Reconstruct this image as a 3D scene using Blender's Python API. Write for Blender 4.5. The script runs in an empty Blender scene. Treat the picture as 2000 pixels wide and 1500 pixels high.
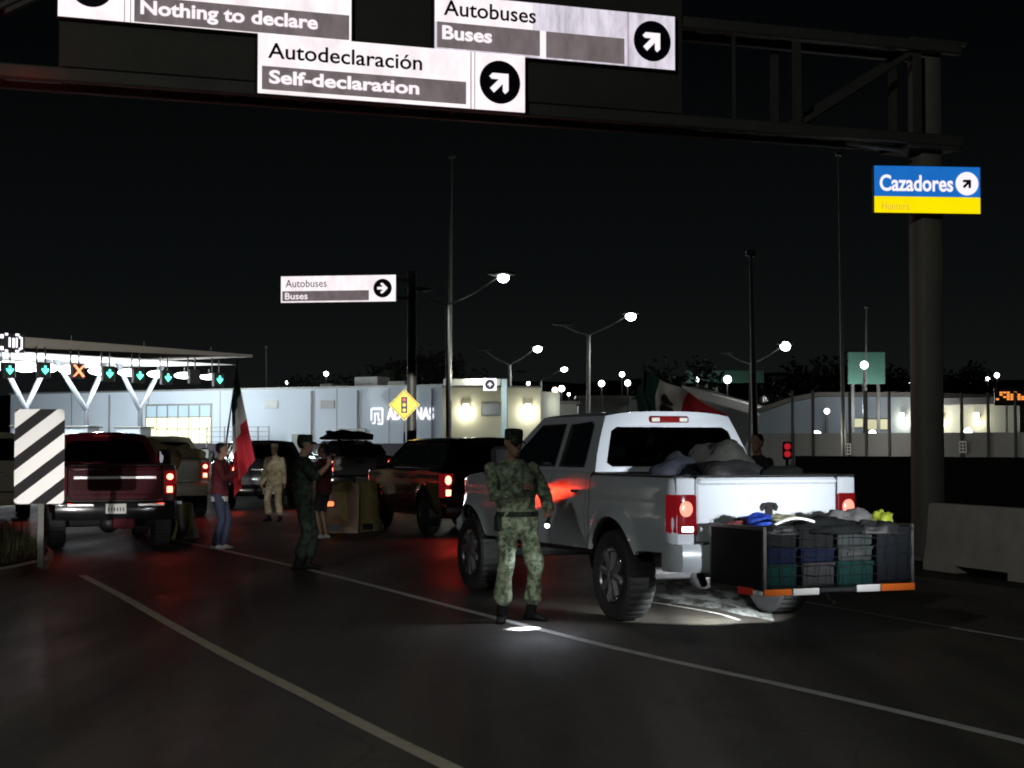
import bpy, bmesh, math, random
from mathutils import Vector, Matrix, noise
from mathutils.geometry import tessellate_polygon
random.seed(7)
R = math.radians
S = bpy.context.scene
COL = S.collection

# ------------------------------------------------------------------ camera, sky, exposure
CAMZ, FPX = 1.70, 3400.0
PITCH = math.atan(118.0 / FPX)
cam_d = bpy.data.cameras.new('camera'); cam = bpy.data.objects.new('camera', cam_d); COL.objects.link(cam)
cam_d.sensor_width = 36.0; cam_d.lens = FPX / 2000.0 * 36.0
cam_d.clip_start = 0.1; cam_d.clip_end = 4000
cam.location = (0, 0, CAMZ); cam.rotation_euler = (math.pi / 2 + PITCH, 0, 0)
S.camera = cam
S.render.engine = 'CYCLES'
S.cycles.use_denoising = True
S.cycles.max_bounces = 6; S.cycles.diffuse_bounces = 2; S.cycles.glossy_bounces = 3
S.cycles.transparent_max_bounces = 10; S.cycles.sample_clamp_indirect = 4.0
S.cycles.caustics_reflective = False; S.cycles.caustics_refractive = False
S.cycles.filter_width = 1.9
S.view_settings.view_transform = 'Standard'; S.view_settings.look = 'None'
S.view_settings.exposure = 0.0; S.view_settings.gamma = 1.0

W = bpy.data.worlds.new('World'); S.world = W; W.use_nodes = True
wn, wl = W.node_tree.nodes, W.node_tree.links
wn.clear()
wo = wn.new('ShaderNodeOutputWorld'); wb = wn.new('ShaderNodeBackground')
tc = wn.new('ShaderNodeTexCoord'); sx = wn.new('ShaderNodeSeparateXYZ'); rp = wn.new('ShaderNodeValToRGB')
wl.new(tc.outputs['Generated'], sx.inputs[0]); wl.new(sx.outputs['Z'], rp.inputs[0])
rp.color_ramp.elements[0].position = 0.0; rp.color_ramp.elements[0].color = (.0075, .0082, .0085, 1)
rp.color_ramp.elements[1].position = 0.22; rp.color_ramp.elements[1].color = (.0009, .0014, .0016, 1)
e = rp.color_ramp.elements.new(0.09); e.color = (.0034, .0043, .0043, 1)
wl.new(rp.outputs[0], wb.inputs[0]); wb.inputs[1].default_value = 1.0
wl.new(wb.outputs[0], wo.inputs[0])

def lamp(name, kind, loc, power, color=(1, 1, 1), size=.1, target=None, cone=None, blend=.3, parent=None):
    d = bpy.data.lights.new(name, kind); d.energy = power; d.color = color
    o = bpy.data.objects.new(name, d); COL.objects.link(o); o.location = loc
    if kind in ('POINT', 'SPOT'): d.shadow_soft_size = size
    if kind == 'AREA': d.size = size
    if kind == 'SPOT': d.spot_size = cone; d.spot_blend = blend
    if target is not None:
        o.rotation_euler = (Vector(target) - Vector(loc)).to_track_quat('-Z', 'Y').to_euler()
    if parent: o.parent = parent
    return o

# ------------------------------------------------------------------ pixel (2000x1500) -> world helpers
FW = Vector((0, math.cos(PITCH), math.sin(PITCH))); UP = Vector((0, -math.sin(PITCH), math.cos(PITCH)))
def ray(u, v): return Vector((1, 0, 0)) * ((u - 1000) / FPX) + UP * ((750 - v) / FPX) + FW
def P(u, v, Y):
    d = ray(u, v); return Vector((0, 0, CAMZ)) + d * (Y / d.y)
def G(u, v, z=0.0):
    d = ray(u, v); return Vector((0, 0, CAMZ)) + d * ((z - CAMZ) / d.z)

ROAD = Vector((-.362, .932, 0)).normalized(); RIGHT = Vector((.932, .362, 0)).normalized()

# headlights queueing behind the camera, spots added for single targets, and the street lamp
TRUCK_O = Vector((1.88, 17.28, 0)); TRUCK_A = R(22.4)
TF = Vector((-math.sin(TRUCK_A), math.cos(TRUCK_A), 0)); TR = Vector((math.cos(TRUCK_A), math.sin(TRUCK_A), 0))
for k in (-.55, .55):
    src = TRUCK_O - TF * 15.0 + TR * (k + .3) + Vector((0, 0, 2.1))
    lamp('headlight_or_fill_spot', 'SPOT', src, 8600, (.93, .97, 1), .06, TRUCK_O - TF * 1.2 + TR * (k * .5 + .05) + Vector((0, 0, 1.32)), R(10.8), 1.0)
lamp('headlight_or_fill_spot', 'SPOT', (-4.2, -7, .85), 24000, (1, .97, .93), .08, (-6.62, 24.2, 1.45), R(4.3), .25)  # narrow added spot, imitates the striped marker's retroreflection
lamp('headlight_or_fill_spot', 'SPOT', (-3.0, -7, .85), 5200, (1, .97, .93), .08, (-5.9, 27.5, 1.0), R(4.2), .5)
lamp('headlight_or_fill_spot', 'SPOT', (3.0, -6, .85), 4600, (.97, 1, .95), .05, (.0, 16.2, -.15), R(7.4), .45)
lamp('headlight_or_fill_spot', 'SPOT', (-.6, -9, .95), 16000, (1, .97, .9), .06, (-5.05, 37, .95), R(3.0), .5)  # spot added to brighten the tan soldier and the flag man
lamp('headlight_or_fill_spot', 'SPOT', (1.5, -14, .9), 240000, (1, .97, .9), .08, (-2.9, 47, 2.78), R(1.6), .3)  # very narrow added spot so that the yellow diamond shines back
lamp('street_light', 'SPOT', (-7.5, -3.0, 10.2), 2500, (.95, 1, .93), .3, (-3, 13, 0), R(150), .5)
# ------------------------------------------------------------------ materials
def mat(name, col, rough=.6, metal=0.0, var=0.0, vscale=6.0, bump=0.0, bscale=40.0, emit=None, estr=1.0, coat=0.0, spec=.5, rvar=0.0):
    m = bpy.data.materials.new(name); m.use_nodes = True
    n, l = m.node_tree.nodes, m.node_tree.links
    b = n['Principled BSDF']
    b.inputs['Base Color'].default_value = (*col, 1); b.inputs['Roughness'].default_value = rough
    b.inputs['Metallic'].default_value = metal; b.inputs['Coat Weight'].default_value = coat
    b.inputs['Specular IOR Level'].default_value = spec
    b.inputs['Coat Roughness'].default_value = .06
    t = n.new('ShaderNodeTexCoord')
    if var:
        nz = n.new('ShaderNodeTexNoise'); nz.inputs['Scale'].default_value = vscale; nz.inputs['Detail'].default_value = 6
        l.new(t.outputs['Object'], nz.inputs['Vector'])
        mx = n.new('ShaderNodeMix'); mx.data_type = 'RGBA'
        mx.inputs[6].default_value = (*[c * (1 - var) for c in col], 1); mx.inputs[7].default_value = (*[min(1, c * (1 + var)) for c in col], 1)
        l.new(nz.outputs['Fac'], mx.inputs[0]); l.new(mx.outputs[2], b.inputs['Base Color'])
        if rvar:
            mr = n.new('ShaderNodeMapRange'); mr.inputs[3].default_value = max(.02, rough - rvar); mr.inputs[4].default_value = rough + rvar
            mr.inputs[1].default_value = .35; mr.inputs[2].default_value = .65
            l.new(nz.outputs['Fac'], mr.inputs[0]); l.new(mr.outputs[0], b.inputs['Roughness'])
    if bump:
        nb = n.new('ShaderNodeTexNoise'); nb.inputs['Scale'].default_value = bscale; nb.inputs['Detail'].default_value = 4
        l.new(t.outputs['Object'], nb.inputs['Vector'])
        bp = n.new('ShaderNodeBump'); bp.inputs['Strength'].default_value = bump; bp.inputs['Distance'].default_value = .02
        l.new(nb.outputs['Fac'], bp.inputs['Height']); l.new(bp.outputs[0], b.inputs['Normal'])
    if emit is not None:
        b.inputs['Emission Color'].default_value = (*emit, 1); b.inputs['Emission Strength'].default_value = estr
    return m

def lit_mat(name, col, strength, dirt=0.0, scale=3.0, streak=1.0):
    """a panel with glow put into its colour, and real dirt on the face"""
    m = bpy.data.materials.new(name); m.use_nodes = True
    n, l = m.node_tree.nodes, m.node_tree.links
    b = n['Principled BSDF']; b.inputs['Base Color'].default_value = (*[c * .6 for c in col], 1); b.inputs['Roughness'].default_value = .5
    b.inputs['Emission Strength'].default_value = strength
    b.inputs['Emission Color'].default_value = (*col, 1)
    if dirt:
        t = n.new('ShaderNodeTexCoord'); mp = n.new('ShaderNodeMapping'); mp.inputs['Scale'].default_value = (scale * streak, scale, scale * .5)
        nz = n.new('ShaderNodeTexNoise'); nz.inputs['Scale'].default_value = 1.0; nz.inputs['Detail'].default_value = 7; nz.inputs['Roughness'].default_value = .65
        l.new(t.outputs['Object'], mp.inputs[0]); l.new(mp.outputs[0], nz.inputs['Vector'])
        mr = n.new('ShaderNodeMapRange'); mr.inputs[1].default_value = .32; mr.inputs[2].default_value = .62
        mr.inputs[3].default_value = 1 - dirt; mr.inputs[4].default_value = 1.0
        l.new(nz.outputs['Fac'], mr.inputs[0])
        mm = n.new('ShaderNodeMath'); mm.operation = 'MULTIPLY'; mm.inputs[1].default_value = strength
        l.new(mr.outputs[0], mm.inputs[0]); l.new(mm.outputs[0], b.inputs['Emission Strength'])
    return m

def glass_mat(name, tint, gloss=.9):
    m = bpy.data.materials.new(name); m.use_nodes = True
    n, l = m.node_tree.nodes, m.node_tree.links
    n.clear()
    o = n.new('ShaderNodeOutputMaterial'); tr = n.new('ShaderNodeBsdfTransparent'); gl = n.new('ShaderNodeBsdfGlossy')
    fr = n.new('ShaderNodeFresnel'); mx = n.new('ShaderNodeMixShader')
    tr.inputs[0].default_value = (*tint, 1); gl.inputs[0].default_value = (gloss, gloss, gloss, 1); gl.inputs['Roughness'].default_value = .03
    fr.inputs[0].default_value = 1.45
    l.new(fr.outputs[0], mx.inputs[0]); l.new(tr.outputs[0], mx.inputs[1]); l.new(gl.outputs[0], mx.inputs[2]); l.new(mx.outputs[0], o.inputs[0])
    return m

def camo_mat(name, cols, scale=14.0):
    m = bpy.data.materials.new(name); m.use_nodes = True
    n, l = m.node_tree.nodes, m.node_tree.links
    b = n['Principled BSDF']; b.inputs['Roughness'].default_value = .85; b.inputs['Specular IOR Level'].default_value = .2
    t = n.new('ShaderNodeTexCoord'); nz = n.new('ShaderNodeTexNoise'); nz.inputs['Scale'].default_value = scale; nz.inputs['Detail'].default_value = 3
    nz.inputs['Roughness'].default_value = .7
    vo = n.new('ShaderNodeTexVoronoi'); vo.inputs['Scale'].default_value = scale * 6
    mxv = n.new('ShaderNodeMix'); mxv.data_type = 'VECTOR'; mxv.inputs[0].default_value = .06
    l.new(t.outputs['Object'], vo.inputs['Vector']); l.new(t.outputs['Object'], mxv.inputs[4]); l.new(vo.outputs['Position'], mxv.inputs[5])
    mxv.inputs[0].default_value = .85
    l.new(mxv.outputs[1], nz.inputs['Vector'])
    r = n.new('ShaderNodeValToRGB'); r.color_ramp.interpolation = 'CONSTANT'
    pos = [0, .42, .5, .58]
    r.color_ramp.elements[0].color = (*cols[0], 1); r.color_ramp.elements[1].position = pos[1]; r.color_ramp.elements[1].color = (*cols[1], 1)
    for k in (2, 3):
        e = r.color_ramp.elements.new(pos[k]); e.color = (*cols[k], 1)
    l.new(nz.outputs['Fac'], r.inputs[0]); l.new(r.outputs[0], b.inputs['Base Color'])
    nb = n.new('ShaderNodeTexNoise'); nb.inputs['Scale'].default_value = 22; bp = n.new('ShaderNodeBump'); bp.inputs['Strength'].default_value = .5; bp.inputs['Distance'].default_value = .02
    l.new(t.outputs['Object'], nb.inputs['Vector']); l.new(nb.outputs['Fac'], bp.inputs['Height']); l.new(bp.outputs[0], b.inputs['Normal'])
    return m

def asphalt_mat(name, base, rmin, rmax):
    m = bpy.data.materials.new(name); m.use_nodes = True
    n, l = m.node_tree.nodes, m.node_tree.links
    b = n['Principled BSDF']; t = n.new('ShaderNodeTexCoord')
    big = n.new('ShaderNodeTexNoise'); big.inputs['Scale'].default_value = .22; big.inputs['Detail'].default_value = 7; big.inputs['Roughness'].default_value = .62
    mp = n.new('ShaderNodeMapping'); mp.inputs['Rotation'].default_value = (0, 0, R(-21)); mp.inputs['Scale'].default_value = (1.6, .4, 1)
    fine = n.new('ShaderNodeTexNoise'); fine.inputs['Scale'].default_value = 60; fine.inputs['Detail'].default_value = 4
    l.new(t.outputs['Object'], mp.inputs[0]); l.new(mp.outputs[0], big.inputs['Vector']); l.new(t.outputs['Object'], fine.inputs['Vector'])
    r = n.new('ShaderNodeValToRGB'); r.color_ramp.elements[0].position = .3; r.color_ramp.elements[1].position = .7
    r.color_ramp.elements[0].color = (*[c * .55 for c in base], 1); r.color_ramp.elements[1].color = (*[c * 1.3 for c in base], 1)
    l.new(big.outputs['Fac'], r.inputs[0])
    mx = n.new('ShaderNodeMix'); mx.data_type = 'RGBA'; mx.blend_type = 'MULTIPLY'; mx.inputs[0].default_value = .6
    r2 = n.new('ShaderNodeValToRGB'); r2.color_ramp.elements[0].position = .3; r2.color_ramp.elements[1].position = .7
    r2.color_ramp.elements[0].color = (.45, .45, .45, 1); r2.color_ramp.elements[1].color = (1.3, 1.3, 1.3, 1)
    l.new(fine.outputs['Fac'], r2.inputs[0]); l.new(r.outputs[0], mx.inputs[6]); l.new(r2.outputs[0], mx.inputs[7]); l.new(mx.outputs[2], b.inputs['Base Color'])
    # cracks and longitudinal wear
    wp = n.new('ShaderNodeTexNoise'); wp.inputs['Scale'].default_value = 1.3; wp.inputs['Detail'].default_value = 5
    l.new(t.outputs['Object'], wp.inputs['Vector'])
    av = n.new('ShaderNodeMix'); av.data_type = 'VECTOR'; av.inputs[0].default_value = .22
    l.new(t.outputs['Object'], av.inputs[4]); l.new(wp.outputs['Color'], av.inputs[5])
    vo = n.new('ShaderNodeTexVoronoi'); vo.feature = 'DISTANCE_TO_EDGE'; vo.inputs['Scale'].default_value = .55
    l.new(av.outputs[1], vo.inputs['Vector'])
    cr = n.new('ShaderNodeMapRange'); cr.inputs[1].default_value = .0; cr.inputs[2].default_value = .010; cr.inputs[3].default_value = .68; cr.inputs[4].default_value = 1.0
    l.new(vo.outputs['Distance'], cr.inputs[0])
    mp2 = n.new('ShaderNodeMapping'); mp2.inputs['Rotation'].default_value = (0, 0, R(-21)); mp2.inputs['Scale'].default_value = (1.5, .035, 1)
    st = n.new('ShaderNodeTexNoise'); st.inputs['Scale'].default_value = 1.0; st.inputs['Detail'].default_value = 6
    l.new(t.outputs['Object'], mp2.inputs[0]); l.new(mp2.outputs[0], st.inputs['Vector'])
    sm = n.new('ShaderNodeMapRange'); sm.inputs[1].default_value = .35; sm.inputs[2].default_value = .65; sm.inputs[3].default_value = .55; sm.inputs[4].default_value = 1.35
    l.new(st.outputs['Fac'], sm.inputs[0])
    m1 = n.new('ShaderNodeMath'); m1.operation = 'MULTIPLY'; l.new(cr.outputs[0], m1.inputs[0]); l.new(sm.outputs[0], m1.inputs[1])
    vm = n.new('ShaderNodeVectorMath'); vm.operation = 'SCALE'; l.new(mx.outputs[2], vm.inputs[0]); l.new(m1.outputs[0], vm.inputs['Scale']); l.new(vm.outputs[0], b.inputs['Base Color'])
    mr = n.new('ShaderNodeMapRange'); mr.inputs[1].default_value = .36; mr.inputs[2].default_value = .66; mr.inputs[3].default_value = rmin; mr.inputs[4].default_value = rmax
    l.new(big.outputs['Fac'], mr.inputs[0]); l.new(mr.outputs[0], b.inputs['Roughness'])
    bp = n.new('ShaderNodeBump'); bp.inputs['Strength'].default_value = .6; bp.inputs['Distance'].default_value = .008
    l.new(fine.outputs['Fac'], bp.inputs['Height']); l.new(bp.outputs[0], b.inputs['Normal'])
    b.inputs['Specular IOR Level'].default_value = .22
    return m

M = {}
def mk(k, *a, **kw): M[k] = mat(k, *a, **kw); return M[k]
M['asphalt'] = asphalt_mat('asphalt', (.085, .077, .064), .36, .76)
M['ground'] = asphalt_mat('ground', (.03, .029, .026), .7, .9)
mk('line_white', (.58, .57, .54), .6, var=.45, vscale=5, spec=.3); mk('line_yellow', (.50, .45, .34), .6, var=.4, vscale=5, spec=.3)
mk('column_paint', (.26, .25, .22), .7, var=.2, vscale=2); mk('concrete', (.52, .50, .44), .85, var=.3, vscale=3, bump=.3, bscale=30)
mk('steel_dark', (.06, .06, .055), .55, .4, var=.3); mk('steel_grey', (.22, .23, .22), .5, .5, var=.25, vscale=4)
mk('pole_grey', (.12, .12, .105), .55, .2, var=.25, vscale=2); mk('panel_back', (.085, .085, .07), .6, .1, var=.2, vscale=2)
mk('black', (.012, .012, .013), .5); mk('rubber', (.022, .022, .023), .75, var=.3, vscale=20, bump=.3, bscale=80)
mk('plastic_dark', (.012, .012, .013), .45, var=.2); mk('chrome', (.75, .75, .75), .12, 1.0); mk('spoke_metal', (.34, .34, .36), .32, .75); mk('rim_dark', (.16, .16, .17), .28, .85)
mk('paint_white', (.54, .58, .63), .24, .05, var=.04, vscale=2, coat=.8); mk('paint_maroon', (.05, .004, .008), .2, .1, coat=1.0, var=.1, vscale=3)
mk('paint_red_dark', (.014, .002, .003), .22, .2, coat=1.0, var=.1, vscale=3); mk('paint_black', (.012, .012, .014), .2, .1, coat=1)
mk('paint_cream', (.55, .5, .38), .3, coat=.5, var=.1); mk('paint_silver', (.42, .44, .46), .3, .3, coat=.6, var=.06)
M['glass_dark'] = glass_mat('glass_dark', (.11, .12, .13), .9); M['glass_front'] = glass_mat('glass_front', (.3, .36, .32), .9); M['glass_clear'] = glass_mat('glass_clear', (.45, .5, .48), .9)
mk('lens_red', (.055, .002, .003), .15, coat=1, emit=(1, .02, .04), estr=.13); mk('lens_red_off', (.16, .008, .01), .15, coat=1)
mk('brake_lit', (.6, .05, .03), .3, emit=(1, .16, .09), estr=9.0); mk('signal_red', (.4, .01, .02), .3, emit=(1, .03, .05), estr=.42); mk('brake_glow', (.5, .02, .02), .3, emit=(1, .32, .22), estr=1.5)
mk('lamp_lens_white', (.8, .8, .8), .2, emit=(.95, .97, 1), estr=7.0); mk('lamp_head_glow', (.8, .8, .8), .3, emit=(.88, .95, 1), estr=22.0)
mk('far_lamp', (.8, .8, .8), .3, emit=(.9, .95, 1), estr=14.0); mk('far_lamp_warm', (.8, .7, .6), .3, emit=(1, .5, .35), estr=8.0)
mk('warm_lamp', (.8, .75, .6), .3, emit=(1, .93, .7), estr=9.0)
mk('interior', (.035, .035, .038), .8, var=.2); mk('plate', (.55, .55, .5), .4, var=.15, vscale=30)
mk('strip_orange', (.9, .16, .02), .4); mk('strip_white', (.9, .9, .88), .4); mk('strip_red', (.8, .03, .02), .4)
mk('skin', (.33, .19, .125), .55, var=.08, vscale=10); mk('hair', (.012, .01, .009), .6); mk('boot', (.008, .008, .008), .7, spec=.2, var=.3, vscale=10)
M['camo'] = camo_mat('camo', [(.075, .09, .065), (.165, .20, .13), (.26, .31, .21), (.37, .42, .31)], 16)
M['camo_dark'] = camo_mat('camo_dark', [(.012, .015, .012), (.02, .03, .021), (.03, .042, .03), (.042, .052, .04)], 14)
M['camo_tan'] = camo_mat('camo_tan', [(.30, .24, .15), (.42, .35, .23), (.5, .42, .29), (.56, .48, .34)], 12)
mk('jean', (.035, .045, .085), .85, var=.3, vscale=12, bump=.3); mk('cloth_maroon', (.11, .018, .022), .9, var=.25, vscale=8); mk('cloth_black', (.016, .015, .02), .9, var=.25)
mk('cloth_red', (.10, .012, .018), .9, var=.2); mk('cloth_white', (.6, .58, .55), .85, var=.1); mk('shoe', (.45, .44, .42), .6, var=.15)
mk('flag_green', (.008, .05, .035), .8, var=.15); mk('flag_white', (.62, .58, .54), .8, var=.08); mk('flag_red', (.50, .02, .035), .8, var=.1)
mk('emblem_brown', (.05, .035, .02), .8)
mk('yellow_plastic', (.13, .105, .04), .55, var=.25, vscale=4); mk('orange_plastic', (.09, .05, .025), .55, var=.3, vscale=4)
mk('wall_white', (.50, .58, .65), .8, var=.05, vscale=.4); mk('wall_beige', (.5, .5, .4), .85, var=.08, vscale=.5); mk('wall_grey', (.2, .2, .19), .85, var=.12, vscale=.4)
mk('plinth', (.05, .042, .052), .85, var=.15); mk('roof_grey', (.30, .28, .25), .8, var=.12, vscale=.5); mk('soffit', (.75, .76, .74), .7, var=.04)
mk('foliage', (.022, .03, .018), .8, var=.5, vscale=2); mk('bark', (.06, .05, .04), .9, var=.3); mk('hill', (.03, .035, .03), .95, var=.3, vscale=.05)
mk('grass', (.10, .095, .04), .8, var=.4, vscale=3); mk('soil', (.05, .045, .03), .95, var=.4, vscale=2, bump=.6, bscale=12)
mk('sign_yellow', (.9, .68, .02), .4, var=.03); mk('stripe_white', (.88, .86, .84), .45, var=.04, vscale=5); mk('stripe_black', (.006, .005, .006), .6, spec=.2); mk('chrome_soft', (.9, .9, .92), .38, 1.0)
mk('window_pane', (.10, .13, .15), .2); mk('fence_dark', (.03, .032, .03), .6, .3)
mk('tarp', (.020, .021, .018), .7, var=.3, vscale=6, bump=.5, bscale=9); mk('bag_blue_grey', (.011, .013, .024), .8, var=.3, vscale=7, bump=.5, bscale=10)
mk('bag_dark', (.01, .01, .011), .6, var=.3, bump=.5, bscale=10); mk('bag_blue', (.015, .05, .36), .5, var=.25, bump=.6, bscale=14)
mk('cloth_grey', (.09, .09, .09), .85, var=.3, bump=.6, bscale=12); mk('cloth_dark_red', (.18, .03, .03), .85, var=.3, bump=.5, bscale=12)
mk('hi_vis', (.32, .38, .03), .6, var=.2, bump=.5, bscale=14); mk('crate_teal', (.005, .027, .024), .9, spec=.12, var=.15, bump=.2); mk('crate_grey', (.03, .035, .035), .9, spec=.12, var=.15, vscale=4)
mk('crate_blue', (.004, .007, .022), .9, spec=.12, var=.3, vscale=5); mk('khaki', (.2, .2, .13), .8, var=.2, bump=.5, bscale=12)
mk('tan_load', (.42, .32, .17), .85, var=.4, vscale=4, bump=.6, bscale=6); mk('mesh_panel', (.012, .012, .013), .9, spec=.1, var=.3, vscale=20)

# ------------------------------------------------------------------ mesh helpers
class MB:
    def __init__(s): s.v = []; s.f = []; s.mi = []
    def add(s, vs, fs, mi=0):
        o = len(s.v); s.v += [tuple(x) for x in vs]; s.f += [tuple(i + o for i in f) for f in fs]; s.mi += [mi] * len(fs)
    def box(s, c, d, rz=0.0, mi=0, bev=0.0, taper=1.0):
        cx, cy, cz = c; hx, hy, hz = d[0] / 2, d[1] / 2, d[2] / 2
        b = min(bev, hx * .9, hy * .9, hz * .9)
        cs, sn = math.cos(rz), math.sin(rz)
        def T(x, y, z): return (cx + x * cs - y * sn, cy + x * sn + y * cs, cz + z)
        if b <= 0:
            vs = [T(x * (taper if z > 0 else 1), y * (taper if z > 0 else 1), z) for z in (-hz, hz) for (x, y) in ((-hx, -hy), (hx, -hy), (hx, hy), (-hx, hy))]
            s.add(vs, [(3, 2, 1, 0), (4, 5, 6, 7), (0, 1, 5, 4), (1, 2, 6, 5), (2, 3, 7, 6), (3, 0, 4, 7)], mi); return
        rings = []
        for z, k in ((-hz, b), (-hz + b, 0), (hz - b, 0), (hz, b)):
            t = taper if z > 0 else 1
            X, Y = (hx - k) * t, (hy - k) * t
            q = b if k == 0 else b * .4
            rings.append([T(x, y, z) for (x, y) in ((-X + q, -Y), (X - q, -Y), (X, -Y + q), (X, Y - q), (X - q, Y), (-X + q, Y), (-X, Y - q), (-X, -Y + q))])
        s.loft(rings, True, True, mi)
    def loft(s, rings, cap0=True, cap1=True, mi=0, closed=True):
        n = len(rings[0]); vs = [p for r in rings for p in r]; fs = []
        for i in range(len(rings) - 1):
            for j in range(n if closed else n - 1):
                k = (j + 1) % n
                fs.append((i * n + j, i * n + k, (i + 1) * n + k, (i + 1) * n + j))
        if closed and cap0: fs.append(tuple(range(n - 1, -1, -1)))
        if closed and cap1: fs.append(tuple((len(rings) - 1) * n + j for j in range(n)))
        s.add(vs, fs, mi)
    def tube(s, pts, rad, n=10, mi=0, flat=1.0, ref=None, dome=False):
        pts = [Vector(p) for p in pts]
        rad = rad if isinstance(rad, (list, tuple)) else [rad] * len(pts)
        if dome:
            d0 = (pts[0] - pts[1]).normalized(); d1 = (pts[-1] - pts[-2]).normalized()
            pts = [pts[0] + d0 * rad[0] * .95, pts[0] + d0 * rad[0] * .6] + pts + [pts[-1] + d1 * rad[-1] * .6, pts[-1] + d1 * rad[-1] * .95]
            rad = [rad[0] * .3, rad[0] * .8] + list(rad) + [rad[-1] * .8, rad[-1] * .3]
        rings = []; a = None
        for i, p in enumerate(pts):
            d = (pts[min(i + 1, len(pts) - 1)] - pts[max(i - 1, 0)]).normalized()
            if a is None:
                q = Vector(ref) if ref else (Vector((0, 0, 1)) if abs(d.z) < .9 else Vector((0, 1, 0)))
                a = (q - d * q.dot(d)).normalized()
            else: a = (a - d * a.dot(d)).normalized()
            b = d.cross(a)
            rings.append([p + (a * math.cos(t) * flat + b * math.sin(t)) * rad[i] for t in [2 * math.pi * k / n for k in range(n)]])
        s.loft(rings, True, True, mi)
    def lathe(s, prof, c, axis='z', n=24, mi=0, rf=None):
        rings = []
        for (r, h) in prof:
            ring = []
            for k in range(n):
                t = 2 * math.pi * k / n; rr = rf(r, h, k) if rf else r
                x, y = rr * math.cos(t), rr * math.sin(t)
                ring.append({'z': (c[0] + x, c[1] + y, c[2] + h), 'y': (c[0] + x, c[1] + h, c[2] + y), 'x': (c[0] + h, c[1] + x, c[2] + y)}[axis])
            rings.append(ring)
        s.loft(rings, True, True, mi)
    def ell(s, c, r, n=14, m=9, mi=0):
        s.lathe([(max(1e-4, math.sin(math.pi * i / m)) * 1.0, -math.cos(math.pi * i / m)) for i in range(m + 1)], (0, 0, 0), 'z', n, mi)
        k = (m + 1) * n; c = Vector(c)
        for i in range(len(s.v) - k, len(s.v)):
            x, y, z = s.v[i]; s.v[i] = (c.x + x * r[0], c.y + y * r[1], c.z + z * r[2])
    def grid(s, fn, nu, nv, mi=0, flip=False):
        vs = [fn(i / nu, j / nv) for j in range(nv + 1) for i in range(nu + 1)]
        fs = []
        for j in range(nv):
            for i in range(nu):
                a = j * (nu + 1) + i; q = (a, a + 1, a + nu + 2, a + nu + 1)
                fs.append(q[::-1] if flip else q)
        s.add(vs, fs, mi)
    def poly(s, outer, holes, fn, mi=0):
        loops = [[Vector((x, y, 0)) for (x, y) in outer]] + [[Vector((x, y, 0)) for (x, y) in h] for h in holes]
        flat = [p for lp in loops for p in lp]
        s.add([fn(p.x, p.y) for p in flat], [tuple(t) for t in tessellate_polygon(loops)], mi)
    def prism(s, outer, fn, d0, d1, mi=0):
        n = len(outer)
        vs = [fn(x, y, d0) for x, y in outer] + [fn(x, y, d1) for x, y in outer]
        tri = [tuple(t) for t in tessellate_polygon([[Vector((x, y, 0)) for x, y in outer]])]
        fs = [t for t in tri] + [tuple(i + n for i in reversed(t)) for t in tri] + [(i, (i + 1) % n, (i + 1) % n + n, i + n) for i in range(n)]
        s.add(vs, fs, mi)
    def build(s, name, mats, parent=None, sharp=38, loc=None, fix=True):
        me = bpy.data.meshes.new(name); me.from_pydata(s.v, [], s.f)
        mats = mats if isinstance(mats, (list, tuple)) else [mats]
        for m in mats: me.materials.append(M[m] if isinstance(m, str) else m)
        if len(mats) > 1:
            for p, i in zip(me.polygons, s.mi): p.material_index = i
        bm = bmesh.new(); bm.from_mesh(me)
        if fix: bmesh.ops.recalc_face_normals(bm, faces=bm.faces)
        for f in bm.faces: f.smooth = True
        c = math.radians(sharp)
        for ed in bm.edges:
            if len(ed.link_faces) == 2 and ed.calc_face_angle(0) > c: ed.smooth = False
        bm.to_mesh(me); bm.free(); me.update()
        o = bpy.data.objects.new(name, me); COL.objects.link(o)
        if parent: o.parent = parent
        if loc is not None: o.location = loc
        return o

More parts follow.
